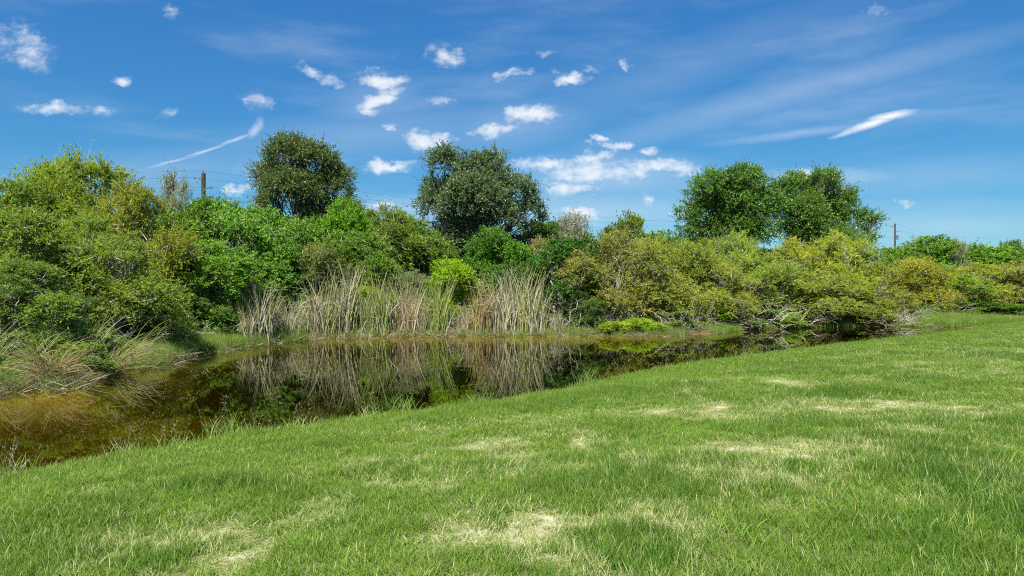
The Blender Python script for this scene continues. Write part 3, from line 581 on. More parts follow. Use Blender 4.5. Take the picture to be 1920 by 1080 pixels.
# ------------------------------------------------------------------ reeds and sedges
TAN = np.array([(0.37, 0.34, 0.215), (0.48, 0.46, 0.34), (0.32, 0.29, 0.17), (0.26, 0.20, 0.115), (0.54, 0.54, 0.45)]); GRN = np.array([(0.17, 0.26, 0.045), (0.26, 0.31, 0.06), (0.11, 0.22, 0.04), (0.32, 0.32, 0.09)])
def blade_strip(p0, az, lean, bend, L, w, n, rng, kink=0.0, twist=0.5):
    """a long blade as a ribbon folded along its midrib; n segments"""
    t = np.linspace(0, 1, n + 1); ang = lean + bend * t ** 1.6
    if kink: ang = ang + np.where(t > kink, rng.uniform(0.9, 1.7), 0)
    ds = L / n; dx = np.sin(ang) * ds; dz = np.cos(ang) * ds
    r = np.concatenate([[0], np.cumsum(dx[:-1])]); z = np.concatenate([[0], np.cumsum(dz[:-1])])
    az2 = az + rng.uniform(-twist, twist) * t
    q = np.stack([p0[0] + np.cos(az2) * r, p0[1] + np.sin(az2) * r, p0[2] + z], 1)
    T = nrm(np.gradient(q, axis=0)); S = nrm(np.cross(T, [math.cos(az + 1.2), math.sin(az + 1.2), 0.1])); N = np.cross(S, T)
    ww = (w * 0.5 * np.minimum(1, 0.55 + t * 2) * (1 - t ** 2.2) + 0.001)[:, None]
    V = np.stack([q - S * ww, q + N * ww * 0.5, q + S * ww], 1).reshape(-1, 3); i = np.arange(n) * 3
    Fc = np.concatenate([np.stack([i, i + 1, i + 4, i + 3], 1), np.stack([i + 1, i + 2, i + 5, i + 4], 1)])
    return V, Fc
def clump_mesh(seed, nb, L, spread, lean, bend, dry, w=0.035, kinkp=0.25, pal=None, n=7, azb=None):
    rng = np.random.RandomState(seed); a = Acc()
    for k in range(nb):
        az = rng.uniform(0, 6.283) if azb is None else rng.normal(azb[0], azb[1]); p0 = (rng.normal(0, spread), rng.normal(0, spread * 0.8), -0.05); d = rng.rand() < dry
        V, Fc = blade_strip(p0, az, rng.uniform(*lean), rng.uniform(*bend) * (1.2 if d else 0.7), L * rng.uniform(0.42, 1.08), w * rng.uniform(0.6, 1.2), n, rng, kink=(rng.uniform(.35, .8) if rng.rand() < kinkp else 0))
        pl = (TAN if d else GRN) if pal is None else pal; c = pl[rng.randint(len(pl))] * rng.uniform(0.75, 1.2); a.add(V, Fc, np.tile(c, (len(V), 1)))
    V = np.concatenate(a.v); V[:, 2] = np.maximum(V[:, 2], -0.12); a.v = [V]; return a.mesh('blades', M_REED)
def one_blade(seed, L, bend, w, col_, kink=0):
    rng = np.random.RandomState(seed); V, Fc = blade_strip((0, 0, -0.05), 0, 0.03, bend, L, w, 10, rng, kink=kink); return mesh('blade', V, Fc, M_REED, np.tile(col_, (len(V), 1)))
BL = [one_blade(200 + i, L, bd, 0.05, c, k) for i, (L, bd, c, k) in enumerate([(3.0, .25, TAN[0], 0), (2.8, .6, TAN[1], 0), (3.1, .15, GRN[1], 0), (2.9, .4, GRN[0], 0), (2.7, .5, TAN[2], .6), (2.6, .9, TAN[4], .5), (3.0, .35, GRN[3], 0), (2.5, .7, TAN[3], 0)])]
CAT = [clump_mesh(300 + i, 94, 2.95, 0.26, (0.0, 0.20), (0.03, 0.65), d, kinkp=kp) for i, (d, kp) in enumerate([(0.85, .3), (0.6, .2), (0.35, .12), (0.9, .45), (0.7, .25)])]
CATL = [clump_mesh(320 + i, 60, 1.3, 0.34, (0.1, 1.1), (0.2, 1.2), 0.92, kinkp=.4) for i in range(3)]
def cattail(px, top, kind, label, off=0.3, group='cattails along the far shore', rust=None, nl=10, low=0, name='cattail_clump', cat='cattails'):
    # put the clump just behind the shoreline met at this pixel column
    ys = np.arange(26, 42, 0.1); xs = P(px, ys); d = pond_sd(xs, ys); inside = np.where(d < 0)[0]; Y = ys[inside[-1]] + off + (0.1 if low else 0.35) if len(inside) else 33
    x = P(px, Y); z = max(gz(x, Y), -0.02); H = (CZ + (540 - top) / F * Y - z) * 1.03; e = empty(name, (x, Y, z), label, cat, group, pr.uniform(0, 6.28)); s = H / 2.75
    e.scale = (min(s, 1.1), min(s, 1.1), s); c = tuple(q_ * .98 for q_ in (rust or (1, 1.01, .97)))
    tag(link('blades', (CATL if low else CAT)[kind % (3 if low else 5)], e, color=c), kind='stuff')
    for k in range(nl):
        a_ = pr.uniform(0, 6.28); link('leaf', BL[[[0, 1, 4, 5, 0, 7], [0, 2, 1, 6, 5, 4], [2, 3, 6, 2, 0, 3], [5, 4, 1, 7, 5, 0], [0, 6, 1, 4, 2, 7]][kind % 5][pr.randint(0, 5)]], e, (pr.gauss(0, .22), pr.gauss(0, .2), 0), (0, pr.uniform(0, .22), a_), color=c)
    return e
for a in [
 (428, 520, 1, 'lone thin cattails at the left end of the reed band', .6), (488, 525, 0, 'narrow tall cattail clump, the first tall one from the left', .3), (455, 560, 2, 'short greenish cattails before the first tall clump', 0.9),
 (520, 566, 1, 'thin cattails between the first tall clump and the leaning ones', .9), (560, 556, 4, 'cattails left of the big leaning pale sheaf', .4), (598, 510, 3, 'big pale sheaf of cattails leaning left', .3), (632, 505, 0, 'pale straw cattails right of the big leaning sheaf', .2),
 (655, 500, 1, 'tallest cattails of the left half, olive stalks with tan tops', .5), (622, 560, 2, 'fresh green cattail blades standing at the very waterline', -.1), (690, 562, 2, 'green cattails in the dip of the reed band', .3), (712, 510, 2, 'olive-stalked tall cattails right of the dip', .2),
 (738, 530, 0, 'straw-coloured cattails behind the olive-stalked ones', .6), (762, 520, 3, 'whitish ragged cattails left of the lime-green shrub', .2), (790, 552, 0, 'grey-white cattails under the left of the lime-green shrub', .4), (822, 520, 2, 'olive upright cattails in front of the lime-green shrub', .1),
 (848, 572, 1, 'thin dark cattails right below the lime-green shrub', .5), (875, 562, 3, 'bleached cattails right of the lime-green shrub', .2), (905, 512, 4, 'rusty brown cattails left of the widest fan', .3), (935, 505, 3, 'widest fan of dry cattails, bent over at mid height', .1),
 (965, 500, 0, 'tall tan cattails right in the middle of the tallest group', .5), (990, 503, 1, 'tallest cattails of the right half, curving right at the tips', .3), (1012, 540, 4, 'shorter cattails at the right shoulder of the tallest group', .3), (1045, 572, 3, 'sparse pale bent reeds at the right end of the band', .2),
 (462, 572, 0, 'low dry cattails at the left end, just before the first tall clump', .2), (540, 560, 3, 'ragged low cattails in the left dip of the reed band', .3), (505, 552, 1, 'olive cattails crowding the first tall clump from the right', .3), (670, 535, 4, 'cattails half hidden behind the tallest of the left half', 1.0), (775, 545, 4, 'cattails in the second row left of the lime-green shrub', 1.1), (950, 540, 4, 'cattails in the second row behind the widest fan', 1.1), (575, 560, 4, 'cattails in the second row behind the big leaning sheaf', 1.2),
]:
    r = (1.0, .84, .68) if 'rusty' in a[3] else ((1.1, 1.0, .95) if 'whitish' in a[3] or 'grey-white' in a[3] or 'bleached' in a[3] else None)
    cattail(*a, rust=r, nl=14)
for i, px in enumerate([470, 510, 545, 585, 615, 645, 680, 725, 750, 785, 812, 838, 862, 890, 920, 948, 975, 1002, 1030, 1060, 1085]):
    cattail(px, pr.uniform(568, 592), i, ['greyish', 'pale', 'tan', 'straw-coloured', 'whitish'][i % 5] + ' heap of broken reed leaves at the waterline, ' + ['first', 'second', 'third', 'fourth', 'fifth', 'sixth', 'seventh', 'eighth', 'ninth', 'tenth', 'eleventh', 'twelfth', 'thirteenth', 'fourteenth', 'fifteenth', 'sixteenth', 'seventeenth', 'eighteenth', 'nineteenth', 'twentieth', 'last'][i] + ' from the left', pr.uniform(-.15, .3), 'broken reed heaps at the water', nl=3, low=1, name='reed_heap', cat='dry reeds', rust=(1, .9, .8) if 880 < px < 960 else (1, .97, .93))

# big sedges at left, arching over the water
SED = [clump_mesh(401, 150, 2.3, 0.20, (0.1, 0.9), (0.6, 1.9), 0.60, w=0.022, kinkp=.12, n=9), clump_mesh(402, 150, 2.3, 0.22, (0.3, 1.1), (0.9, 2.2), 0.85, w=0.020, kinkp=.1, n=9), clump_mesh(403, 110, 2.1, 0.2, (0.0, 0.6), (0.3, 1.5), 0.35, w=0.022, kinkp=.08, n=9)]
SEDR = clump_mesh(404, 120, 2.8, 0.22, (0.55, 1.25), (0.4, 1.0), 0.65, w=0.020, kinkp=.05, n=9, azb=(-0.15, 0.5))
SEDD = clump_mesh(405, 90, 1.7, 0.16, (0.9, 1.5), (0.7, 1.5), 1.0, w=0.022, kinkp=0, n=9, azb=(-1.5, 0.9))
SBL = [one_blade(240 + i, L, bd, 0.026, c) for i, (L, bd, c) in enumerate([(2.6, 1.1, GRN[1]), (2.4, 1.7, TAN[0]), (2.7, 0.9, GRN[3]), (2.2, 2.1, TAN[1]), (2.4, 1.4, TAN[3])])]
def sedge(px, Y, meshes, label, s=1.0, n=12, z=None, color=(1, 1, 1), az=None, group='arching sedges at the left'):
    x = P(px, Y); zz = gz(x, Y) if z is None else z; e = empty('sedge_clump', (x, Y, max(zz, 0.0)), label, 'sedge', group); e.scale = (s, s, s)
    for q in meshes: tag(link('blades', q, e, color=color), kind='stuff')
    for k in range(n):
        a_ = pr.uniform(0, 6.28) if az is None else pr.gauss(*az); link('leaf', SBL[pr.randint(0, 4)], e, (pr.gauss(0, .15), pr.gauss(0, .15), 0), (0, pr.uniform(.2, .8), a_), color=color)
sedge(98, 16.1, (SED[1], SEDD, SED[0]), 'big drooping sedge with grey dead leaves hanging to the water, left corner', 0.58, 18, color=(.95, .78, .60))
sedge(60, 17.3, (SED[2],), 'green-gold sedge rising behind the big drooping one', 0.62, 5, color=(.9, .95, .8))
sedge(-20, 17.0, (SED[0],), 'green-gold sedge cut by the left edge of the picture', 0.68, 8, color=(.8, .9, .7))
sedge(205, 18.5, (SEDR, SED[0]), 'sedge leaning right with long leaves laid out over the water', 0.60, 12, color=(.9, .88, .66), az=(-.1, .4))
sedge(245, 20.2, (SED[1],), 'straw-coloured sedge at the left end of the grassy bank', 0.62, 6)
sedge(155, 18.7, (SED[2],), 'upright green sedge between the drooping and the leaning one', 0.85, 6)
sedge(300, 25.0, (SED[1],), 'dry tan sedge under the rounded olive shrub', 0.62, 6, color=(1.05, .85, .75))
sedge(365, 27.4, (SED[1],), 'dry whitish sedge above the grassy bank', 0.62, 6, color=(1.1, 1.05, .98))
sedge(420, 29.2, (SED[1],), 'dry sedge on the right part of the grassy bank', 0.7, 6)
sedge(470, 30.6, (SED[1],), 'dry tangled sedge at the right end of the grassy bank', 0.75, 6, color=(1.05, .92, .85))
sedge(1722, 43.0, (SED[1],), 'pale grey-green sedge at the right end of the bleached branches', 0.85, 6, color=(.8, 1.0, 1.0), group='sedges on the right bank')
sedge(1700, 42.4, (SED[2],), 'bluish sedge leaning over the water before the right grassy bank', 0.7, 6, color=(.8, 1.0, 1.1), group='sedges on the right bank')

# ------------------------------------------------------------------ dead wood
def branch_mesh(seed, L, n_side, r, flat=0.0, name='dead_branch'):
    rng = np.random.RandomState(seed); a = Acc(); q = curve((0, 0, 0), (L, 0, L * 0.35 * (1 - flat)), rng, 10, 0.35, 0.08); a.add(*tube(q, r, r * 0.25, 6))
    for k in range(n_side):
        i = rng.randint(2, 9); l2 = L * rng.uniform(0.25, 0.55); d = nrm(q[i] - q[i - 1] + rng.normal(0, 0.75, 3)); q2 = curve(q[i], q[i] + d * l2, rng, 7, 0.35, 0.05); a.add(*tube(q2, r * 0.45, r * 0.12, 4))
        for j in range(3):
            i2 = rng.randint(2, 6); d2 = nrm(d + rng.normal(0, 0.8, 3)); a.add(*tube(curve(q2[i2], q2[i2] + d2 * l2 * rng.uniform(.3, .6), rng, 5, 0.3, 0), r * 0.2, r * 0.07, 3))
    return a.mesh(name, M_DEAD)
BR = [branch_mesh(500 + i, L, ns2, r) for i, (L, ns2, r) in enumerate([(2.2, 7, .030), (2.8, 6, .036), (1.7, 9, .022), (1.9, 12, .018)])]
def brush_mesh(seed, W, H, n, r=0.014):
    rng = np.random.RandomState(seed); a = Acc()
    for k in range(n):
        p0 = np.array([rng.normal(0, W * .22), rng.normal(0, W * .2), rng.uniform(0, H * .25)]); d = nrm(np.array([rng.normal(0, 1), rng.normal(0, 1), rng.uniform(-.2, 1.1)])); L = rng.uniform(.3, .8) * max(W, H) * .8
        p1 = p0 + d * L; p1[2] = min(max(p1[2], 0.02), H); a.add(*tube(curve(p0, p1, rng, 6, .35, .1 * rng.normal()), r * rng.uniform(.5, 1.4), r * .3, 3))
    return a.mesh('sticks', M_TWIG)
BP = [brush_mesh(520 + i, 2.4, 1.3, 150) for i in range(3)]
BRL = ['a bent forked stick', '']
for i, (px, Y, k, rz, s, ry, lab) in enumerate([
 (1405, 38.3, 0, 0.5, 1.0, 0.3, 'bleached dead branch sticking out of the black gap, leaning right'), (1440, 38.6, 1, 2.2, 1.0, -.1, 'long bleached branch leaning left over the black gap'), (1470, 39.3, 2, 1.3, 1.1, -.5, 'upright bleached fork right of the black gap'), (1452, 38.4, 3, 3.6, 1.0, .2, 'fine bleached twigs dipping in the water under the golden shrubs'),
 (1500, 39.6, 0, -0.3, 0.9, .3, 'bleached branch lying along the waterline under the wide shrub'), (1590, 40.6, 3, 2.6, 1.0, .1, 'twiggy bleached branch left of the long log'), (1620, 40.7, 1, 0.1, 1.2, .33, 'long pale log lying flat over the water at right'), (1645, 40.9, 3, 1.2, 1.2, -.3, 'fan of fine dead twigs above the long pale log'),
 (1675, 41.0, 0, 0.8, 1.0, .2, 'bleached branch at the right end of the long log'), (1690, 40.4, 3, -0.7, 0.9, .4, 'drooping dead twigs dipping into the pond at its right end'), (1060, 33.2, 0, 0.5, 0.8, -.6, 'curved pale stick right of the last cattails'), (1078, 33.4, 1, 0.9, 0.7, -.5, 'leaning pale sticks before the dark shrub'),
 (1025, 33.0, 2, 2.6, 0.8, -.1, 'crooked pale stick among the last cattails'), (1530, 40.2, 2, 3.0, 1.0, .2, 'crooked bleached branch under the wide shrub'), (640, 34, 0, 0.6, .9, -.7, 'grey dead snag behind the left cattails'), (725, 36.5, 1, 1.2, .8, -.8, 'pale dead snag left of the lime-green shrub'), (1880, 47, 1, 2.6, 1.1, -.1, 'pale dead branch in the hollow at right'),
 (330, 25.2, 3, 2.0, .9, -.2, 'grey dead twigs under the shrubs above the grassy bank'), (1565, 40.8, 0, 1.9, .9, -.2, 'bleached stick standing left of the fan of dead twigs'), (1120, 33.8, 3, 0.4, .9, .1, 'grey dead twigs under the dark overhanging shrub')]):
    x = P(px, Y); e = link('dead_branch', BR[k], None, (x, Y, max(gz(x, Y), 0) + 0.12), (0, ry, rz), (s, s, s)); tag(e, lab, 'dead branch', 'dead branches along the far shore')
for px, Y, s, lab in [(330, 26, .9, 'grey brush heap under the rounded olive shrub'), (285, 24.5, .8, 'grey brush at the foot of the left thicket above the bank'), (1115, 34.2, 1.0, 'dark grey brush tangle right of the last cattails'), (1140, 34.6, .9, 'grey brush tangle left of the low lime plants'),
 (1275, 35.2, 1.1, 'brush tangle right of the low lime plants'), (1300, 36.6, 1.1, 'brush tangle under the lime overhang'), (1430, 39.8, 1.3, 'brush tangle in the black gap'), (1500, 40.8, 1.2, 'brush tangle under the wide leaning shrub'), (1560, 41.6, 1.1, 'brush tangle left of the fan of dead twigs'),
 (1625, 41.8, 1.2, 'brush tangle above the long pale log'), (1670, 42.0, 1.1, 'brush tangle at the right end of the log'), (1770, 47.5, 1.2, 'brush under the olive shrub before the hollow'), (1850, 48.0, 1.2, 'brush in the mouth of the hollow at right'), (1370, 38.6, 1.0, 'brush left of the black gap'), (505, 32.2, 1.0, 'grey brush behind the first tall cattails'), (400, 29.6, 1.0, 'grey brush above the right part of the grassy bank'), (600, 34.2, 1.1, 'grey brush behind the big leaning sheaf')]:
    x = P(px, Y); o = link('brush_heap', BP[pr.randint(0, 2)], None, (x, Y, gz(x, Y)), (0, 0, pr.uniform(0, 6.28)), (s, s, s)); tag(o, lab, 'brush', 'brush heaps under the shrubs')

# ------------------------------------------------------------------ grass by scattered tufts (stuff)
def grass_mat(name):
    m = new_mat(name); b = NB(m)
    ia = b.n('ShaderNodeAttribute', attribute_name='tint', attribute_type='INSTANCER'); isp = b.n('ShaderNodeSeparateColor'); b.l(ia.outputs['Color'], isp.inputs[0])
    at = b.n('ShaderNodeAttribute', attribute_name='v'); sp = b.n('ShaderNodeSeparateColor'); b.l(at.outputs['Color'], sp.inputs[0])
    # sp: r random per blade, g dry blade, b height along blade; isp: r sparse, g lush, b random
    fresh = b.mix(isp.outputs[1], (0.165, 0.262, 0.030), (0.034, 0.125, 0.010)); fresh = b.mix(b.m('MULTIPLY', sp.outputs[0], 0.6), fresh, (0.22, 0.33, 0.05))
    fresh = b.mix(b.m('MULTIPLY', isp.outputs[2], 0.35), fresh, (0.05, 0.17, 0.02))
    dryc = b.mix(sp.outputs[0], (0.30, 0.335, 0.12), (0.50, 0.52, 0.27))
    f = b.m('GREATER_THAN', b.m('ADD', sp.outputs[1], b.m('MULTIPLY', isp.outputs[0], 0.72)), 0.985)
    c = b.mix(f, fresh, dryc); c = b.mix(b.m('MULTIPLY', b.rng(sp.outputs[2], 0.7, 1.0), 0.25), c, (0.40, 0.42, 0.16))
    p = b.n('ShaderNodeBsdfPrincipled'); b.l(c, p.inputs['Base Color']); p.inputs['Roughness'].default_value = 0.5; p.inputs['Specular IOR Level'].default_value = 0.2
    tr = b.n('ShaderNodeBsdfTranslucent'); b.l(b.mix(1.0, c, (1.15, 1.3, 0.6), 'MULTIPLY'), tr.inputs[0])
    mx = b.n('ShaderNodeMixShader'); mx.inputs[0].default_value = 0.35; b.l(p.outputs[0], mx.inputs[1]); b.l(tr.outputs[0], mx.inputs[2])
    o = b.n('ShaderNodeOutputMaterial'); b.l(mx.outputs[0], o.inputs[0]); return m
M_GRASS = grass_mat('lawn_grass')
def tuft_mesh(seed, nb, rad, h, w, lay=0.35, n=3):
    rng = np.random.RandomState(seed); k = nb
    r = rad * np.sqrt(rng.rand(k)); a0 = rng.uniform(0, 6.283, k); bx, by = r * np.cos(a0), r * np.sin(a0)
    az = rng.uniform(0, 6.283, k); H = h * rng.uniform(0.45, 1.15, k); lean = np.abs(rng.normal(0, lay, k)); bend = rng.uniform(0.2, 1.2, k)
    rows = []; t = np.linspace(0, 1, n + 1); x = np.zeros(k); z = np.zeros(k) - 0.01
    W = w * rng.uniform(.6, 1.3, k); fa = rng.uniform(0, 3.14, k)
    for i, tt in enumerate(t):
        wi = W * 0.5 * (1 - tt ** 1.6) + 0.0003; cx, cy = bx + np.cos(az) * x, by + np.sin(az) * x
        rows.append(np.stack([np.stack([cx - np.cos(fa) * wi, cy - np.sin(fa) * wi, z], 1), np.stack([cx + np.cos(fa) * wi, cy + np.sin(fa) * wi, z], 1)], 1))
        ang = np.minimum(lean + bend * tt, 1.9); x = x + np.sin(ang) * H / n; z = z + np.cos(ang) * H / n
    V = np.stack(rows, 1).reshape(-1, 3); m = (n + 1) * 2; base = (np.arange(k) * m)[:, None]
    Fc = np.concatenate([base + np.array([[2 * i, 2 * i + 1, 2 * i + 3, 2 * i + 2]]) for i in range(n)])
    A = np.stack([np.repeat(rng.rand(k), m), np.repeat(rng.rand(k), m), np.tile(np.repeat(t, 2), k)], 1)
    return mesh('tuft', V, Fc, M_GRASS, A)
def scatter(name, label, pts, rot, scl, tint, tufts, cat='grass'):
    """one object: grass tufts on given points, picked by index (geometry nodes)"""
    nP = len(pts); me = bpy.data.meshes.new(name); me.vertices.add(nP); me.vertices.foreach_set('co', np.asarray(pts, np.float32).ravel())
    for an, typ, arr in (('rot', 'FLOAT_VECTOR', rot), ('scl', 'FLOAT_VECTOR', scl), ('tintv', 'FLOAT_VECTOR', tint)):
        at_ = me.attributes.new(an, typ, 'POINT'); at_.data.foreach_set('vector', np.asarray(arr, np.float32).ravel())
    at_ = me.attributes.new('pick', 'INT', 'POINT'); at_.data.foreach_set('value', np.random.RandomState(1).randint(0, len(tufts), nP).astype(np.int32))
    ob = link(name, me); tag(ob, label, cat, kind='stuff')
    ng = bpy.data.node_groups.new(name, 'GeometryNodeTree'); ng.interface.new_socket('Geometry', in_out='INPUT', socket_type='NodeSocketGeometry'); ng.interface.new_socket('Geometry', in_out='OUTPUT', socket_type='NodeSocketGeometry')
    N = ng.nodes.new; L = ng.links.new; gi = N('NodeGroupInput'); go = N('NodeGroupOutput')
    m2p = N('GeometryNodeMeshToPoints'); L(gi.outputs[0], m2p.inputs['Mesh'])
    g2i = N('GeometryNodeGeometryToInstance')
    for tm in reversed(tufts):
        to = bpy.data.objects.new('tuft_source', tm); oi = N('GeometryNodeObjectInfo'); oi.inputs['Object'].default_value = to; L(oi.outputs['Geometry'], g2i.inputs[0])
    def na(nm, typ): x = N('GeometryNodeInputNamedAttribute'); x.data_type = typ; x.inputs['Name'].default_value = nm; return x.outputs['Attribute']
    iop = N('GeometryNodeInstanceOnPoints'); L(m2p.outputs[0], iop.inputs['Points']); L(g2i.outputs[0], iop.inputs['Instance']); iop.inputs['Pick Instance'].default_value = True
    L(na('pick', 'INT'), iop.inputs['Instance Index']); L(na('rot', 'FLOAT_VECTOR'), iop.inputs['Rotation']); L(na('scl', 'FLOAT_VECTOR'), iop.inputs['Scale'])
    st = N('GeometryNodeStoreNamedAttribute'); st.data_type = 'FLOAT_VECTOR'; st.domain = 'INSTANCE'; st.inputs['Name'].default_value = 'tint'
    L(iop.outputs[0], st.inputs['Geometry']); L(na('tintv', 'FLOAT_VECTOR'), st.inputs['Value']); L(st.outputs[0], go.inputs[0])
    ob.modifiers.new('grass', 'NODES').node_group = ng; return ob

T_NEAR = [tuft_mesh(600 + i, 26, 0.065, 0.105, 0.0052, 0.45) for i in range(6)]
T_MID = [tuft_mesh(610 + i, 55, 0.13, 0.10, 0.0065, 0.45) for i in range(6)]
T_FAR = [tuft_mesh(620 + i, 110, 0.26, 0.10, 0.011, 0.5, 2) for i in range(4)]
def lawn_points(y0, y1, dens, seed, xpad=1.6, ymin_w=2.0):
    rng = np.random.RandomState(seed); xm = 0.78 * y1 + xpad; n = int(2 * xm * (y1 - y0) * dens)
    x = rng.uniform(-xm, xm, n); y = rng.uniform(y0, y1, n); k = np.abs(x) < 0.78 * y + xpad; x, y = x[k], y[k]
    d = pond_sd(x, y); k = (d > -0.05) & (near_side(x, y) > 0.5); x, y, d = x[k], y[k], d[k]
    th, lu = lawn_fields(x, y); k = rng.rand(len(x)) > th * 0.62; return x[k], y[k], d[k], th[k], lu[k], rng
def do_lawn(name, label, y0, y1, dens, seed, tufts):
    x, y, d, th, lu, rng = lawn_points(y0, y1, dens, seed); n = len(x); z = height_d(x, y, d)
    edge = np.exp(-np.maximum(d, 0) / 0.45) * (0.3 + 1.4 * fbm(x, y, 1.3, 20)); fr_ = np.exp(-((d - .7) / .9) ** 2)
    hs_ = (0.68 + 0.85 * lu - 0.42 * th + 0.55 * edge + .15 * fr_) * rng.uniform(0.75, 1.25, n); ws = rng.uniform(0.85, 1.25, n) * (1 + 0.2 * edge)
    rot = np.stack([rng.normal(0, .12, n), rng.normal(0, .12, n), rng.uniform(0, 6.283, n)], 1)
    scatter(name, label, np.stack([x, y, z], 1), rot, np.stack([ws, ws, hs_], 1), np.stack([th * (1 - fr_ * .75), np.clip(lu * (1 - .7 * fr_), 0, 1), rng.rand(n)], 1), tufts)
do_lawn('lawn_grass', 'green lawn grass in the foreground with pale thin patches', 1.5, 8.5, 330, 1, T_NEAR)
do_lawn('lawn_grass', 'green lawn grass on the middle of the slope down to the pond', 8.5, 17, 110, 2, T_MID)
do_lawn('lawn_grass', 'green lawn grass on the far right of the slope', 17, 48, 34, 3, T_FAR)
# bank grasses across the pond
def bank(name, label, poly_px, Y0, Y1, dens, seed, hsc, lushv, tufts):
    rng = np.random.RandomState(seed); n = int(abs(P(poly_px[1], Y1) - P(poly_px[0], Y1)) * (Y1 - Y0) * dens) + 10
    y = rng.uniform(Y0, Y1, n); px = rng.uniform(poly_px[0], poly_px[1], n); x = P(px, y); d = pond_sd(x, y); k = (d > -0.1) & (d < 3.2); x, y, d = x[k], y[k], d[k]; n = len(x)
    z = height_d(x, y, d); s = rng.uniform(.8, 1.3, n)
    scatter(name, label, np.stack([x, y, z], 1), np.stack([rng.normal(0, .15, n), rng.normal(0, .15, n), rng.uniform(0, 6.28, n)], 1), np.stack([s, s, s * hsc], 1), np.stack([rng.uniform(0, .35, n), rng.uniform(0, 1, n) * lushv, rng.rand(n)], 1), tufts)
bank('bank_grass', 'bright green grass on the small bank at left across the water', (255, 575), 19, 33, 90, 11, 4.6, 0.0, T_MID)
bank('bank_grass', 'green weeds along the waterline in the left corner', (-150, 300), 14, 24, 22, 14, 2.4, 1.0, T_MID)
bank('bank_grass', 'vivid green grass on the low bank at the right end of the pond', (1690, 2010), 40, 50, 40, 12, 4.2, 0.0, T_FAR)
bank('bank_grass', 'sparse weeds and litter along the foot of the reeds', (540, 1300), 31, 36, 14, 13, 4.0, 0.6, T_MID)

T_LIT = [clump_mesh(640 + i, 26, 0.55, 0.22, (0.9, 1.5), (0.0, 0.5), 0.85, w=0.02, pal=np.array([(.22,.18,.11),(.32,.27,.18),(.15,.11,.06),(.14,.2,.04)]), kinkp=.2, n=4) for i in range(4)]
def shore_scatter(name, label, px0, px1, Y0, Y1, n, seed, dmin, dmax, tufts, hs_, col_=None, cat='grass'):
    rng = np.random.RandomState(seed); y = rng.uniform(Y0, Y1, n); x = P(px0, y) + rng.rand(n) * (P(px1, y) - P(px0, y)); d = pond_sd(x, y); k = (d > dmin) & (d < dmax) & (near_side(x, y) < .5); x, y, d = x[k], y[k], d[k]; n = len(x)
    s_ = rng.uniform(.6, 1.3, n); z = np.maximum(height_d(x, y, d), -.01)
    scatter(name, label, np.stack([x, y, z], 1), np.stack([rng.normal(0, .1, n), rng.normal(0, .1, n), rng.uniform(0, 6.28, n)], 1), np.stack([s_, s_, s_ * hs_], 1), np.stack([rng.uniform(0, .5, n), rng.uniform(0, 1, n), rng.rand(n)], 1), tufts, cat)
shore_scatter('reed_litter', 'matted dead reed leaves and litter along the far waterline', -150, 1800, 14, 44, 15000, 31, -.08, 2.0, T_LIT, 1.0, cat='litter')
shore_scatter('shore_weeds', 'straggling green weeds along the far waterline', -150, 1300, 14, 40, 15000, 32, -.05, 3.0, T_MID, 3.0)
shore_scatter('shore_weeds', 'patchy weeds under the shrubs at the right waterline', 1250, 1720, 35, 46, 9000, 33, -.05, 3.0, T_FAR, 3.0)

# taller tufts at the near water's edge, each one its own plant
def edge_tuft(px, py, h, label, seed, n=70, dry=0.25, xy=None, group='taller tufts on the near waterline'):
    x, y = xy or WL(px, py); rng = np.random.RandomState(seed); a = Acc()
    for k in range(n):
        V, Fc = blade_strip((rng.normal(0, .13), rng.normal(0, .13), -.02), rng.uniform(0, 6.28), rng.uniform(0, .5), rng.uniform(.2, 1.2), h * rng.uniform(.5, 1.1), 0.008, 5, rng)
        c = (TAN[rng.randint(3)] if rng.rand() < dry else GRN[rng.randint(3)] * np.array([1, 1.15, 1])) * rng.uniform(.8, 1.2); a.add(V, Fc, np.tile(c, (len(V), 1)))
    e = empty('grass_tuft', (x, y, max(gz(x, y), 0)), label, 'grass tuft', group); o_ = link('blades', a.mesh('tuft_blades', M_REED), e); tag(o_, kind='stuff')
    for k in range(5 if dry > .2 else 0):       # seed stalks
        az = rng.uniform(0, 6.28); s = Acc(); V, Fc = blade_strip((rng.normal(0, .1), rng.normal(0, .1), 0), az, .1, .5, h * 1.5, 0.005, 6, rng); s.add(V, Fc, np.tile(np.array((.19, .21, .09)), (len(V), 1)))
        tip = V[-1]; 
        for j in range(9):
            q = V[-1 - 3 * (j % 4)]; d_ = nrm(np.array([[rng.normal(), rng.normal(), 1.0]])); V2, F2 = leaves(q[None], d_, np.array([.05]), .2, rng); s.add(V2, F2, np.tile((.24, .22, .12), (4, 1)))
        link('seed_stalk', s.mesh('seed_stalk', M_REED), e)
for i, (px, py, h, lab) in enumerate([(415, 822, .42, 'tall weedy tuft with seed stalks at the near waterline, left third'), (755, 778, .42, 'dense green tuft at the near waterline, left of centre'), (1100, 722, .5, 'rounded green tuft at the near waterline, right of centre'), (30, 893, .28, 'small tuft with seed stalks at the waterline by the left edge'),
   (240, 850, .25, 'short tuft with seed stalks, second from the left edge'), (325, 838, .22, 'short tuft left of the tall weedy one'), (560, 805, .28, 'tuft at the waterline between the weedy and the dense green ones'), (900, 757, .26, 'low tuft at the waterline right of the dense green one'), (1400, 671, .32, 'small tuft at the waterline below the black gap'), (1250, 697, .28, 'small tuft between the rounded tuft and the black gap'), (480, 818, .25, 'low tuft just right of the tall weedy one'), (690, 787, .3, 'low tuft just left of the dense green one')]):
    edge_tuft(px, py, h, lab, 700 + i, dry=0.1 if i in (1, 2) else .22)

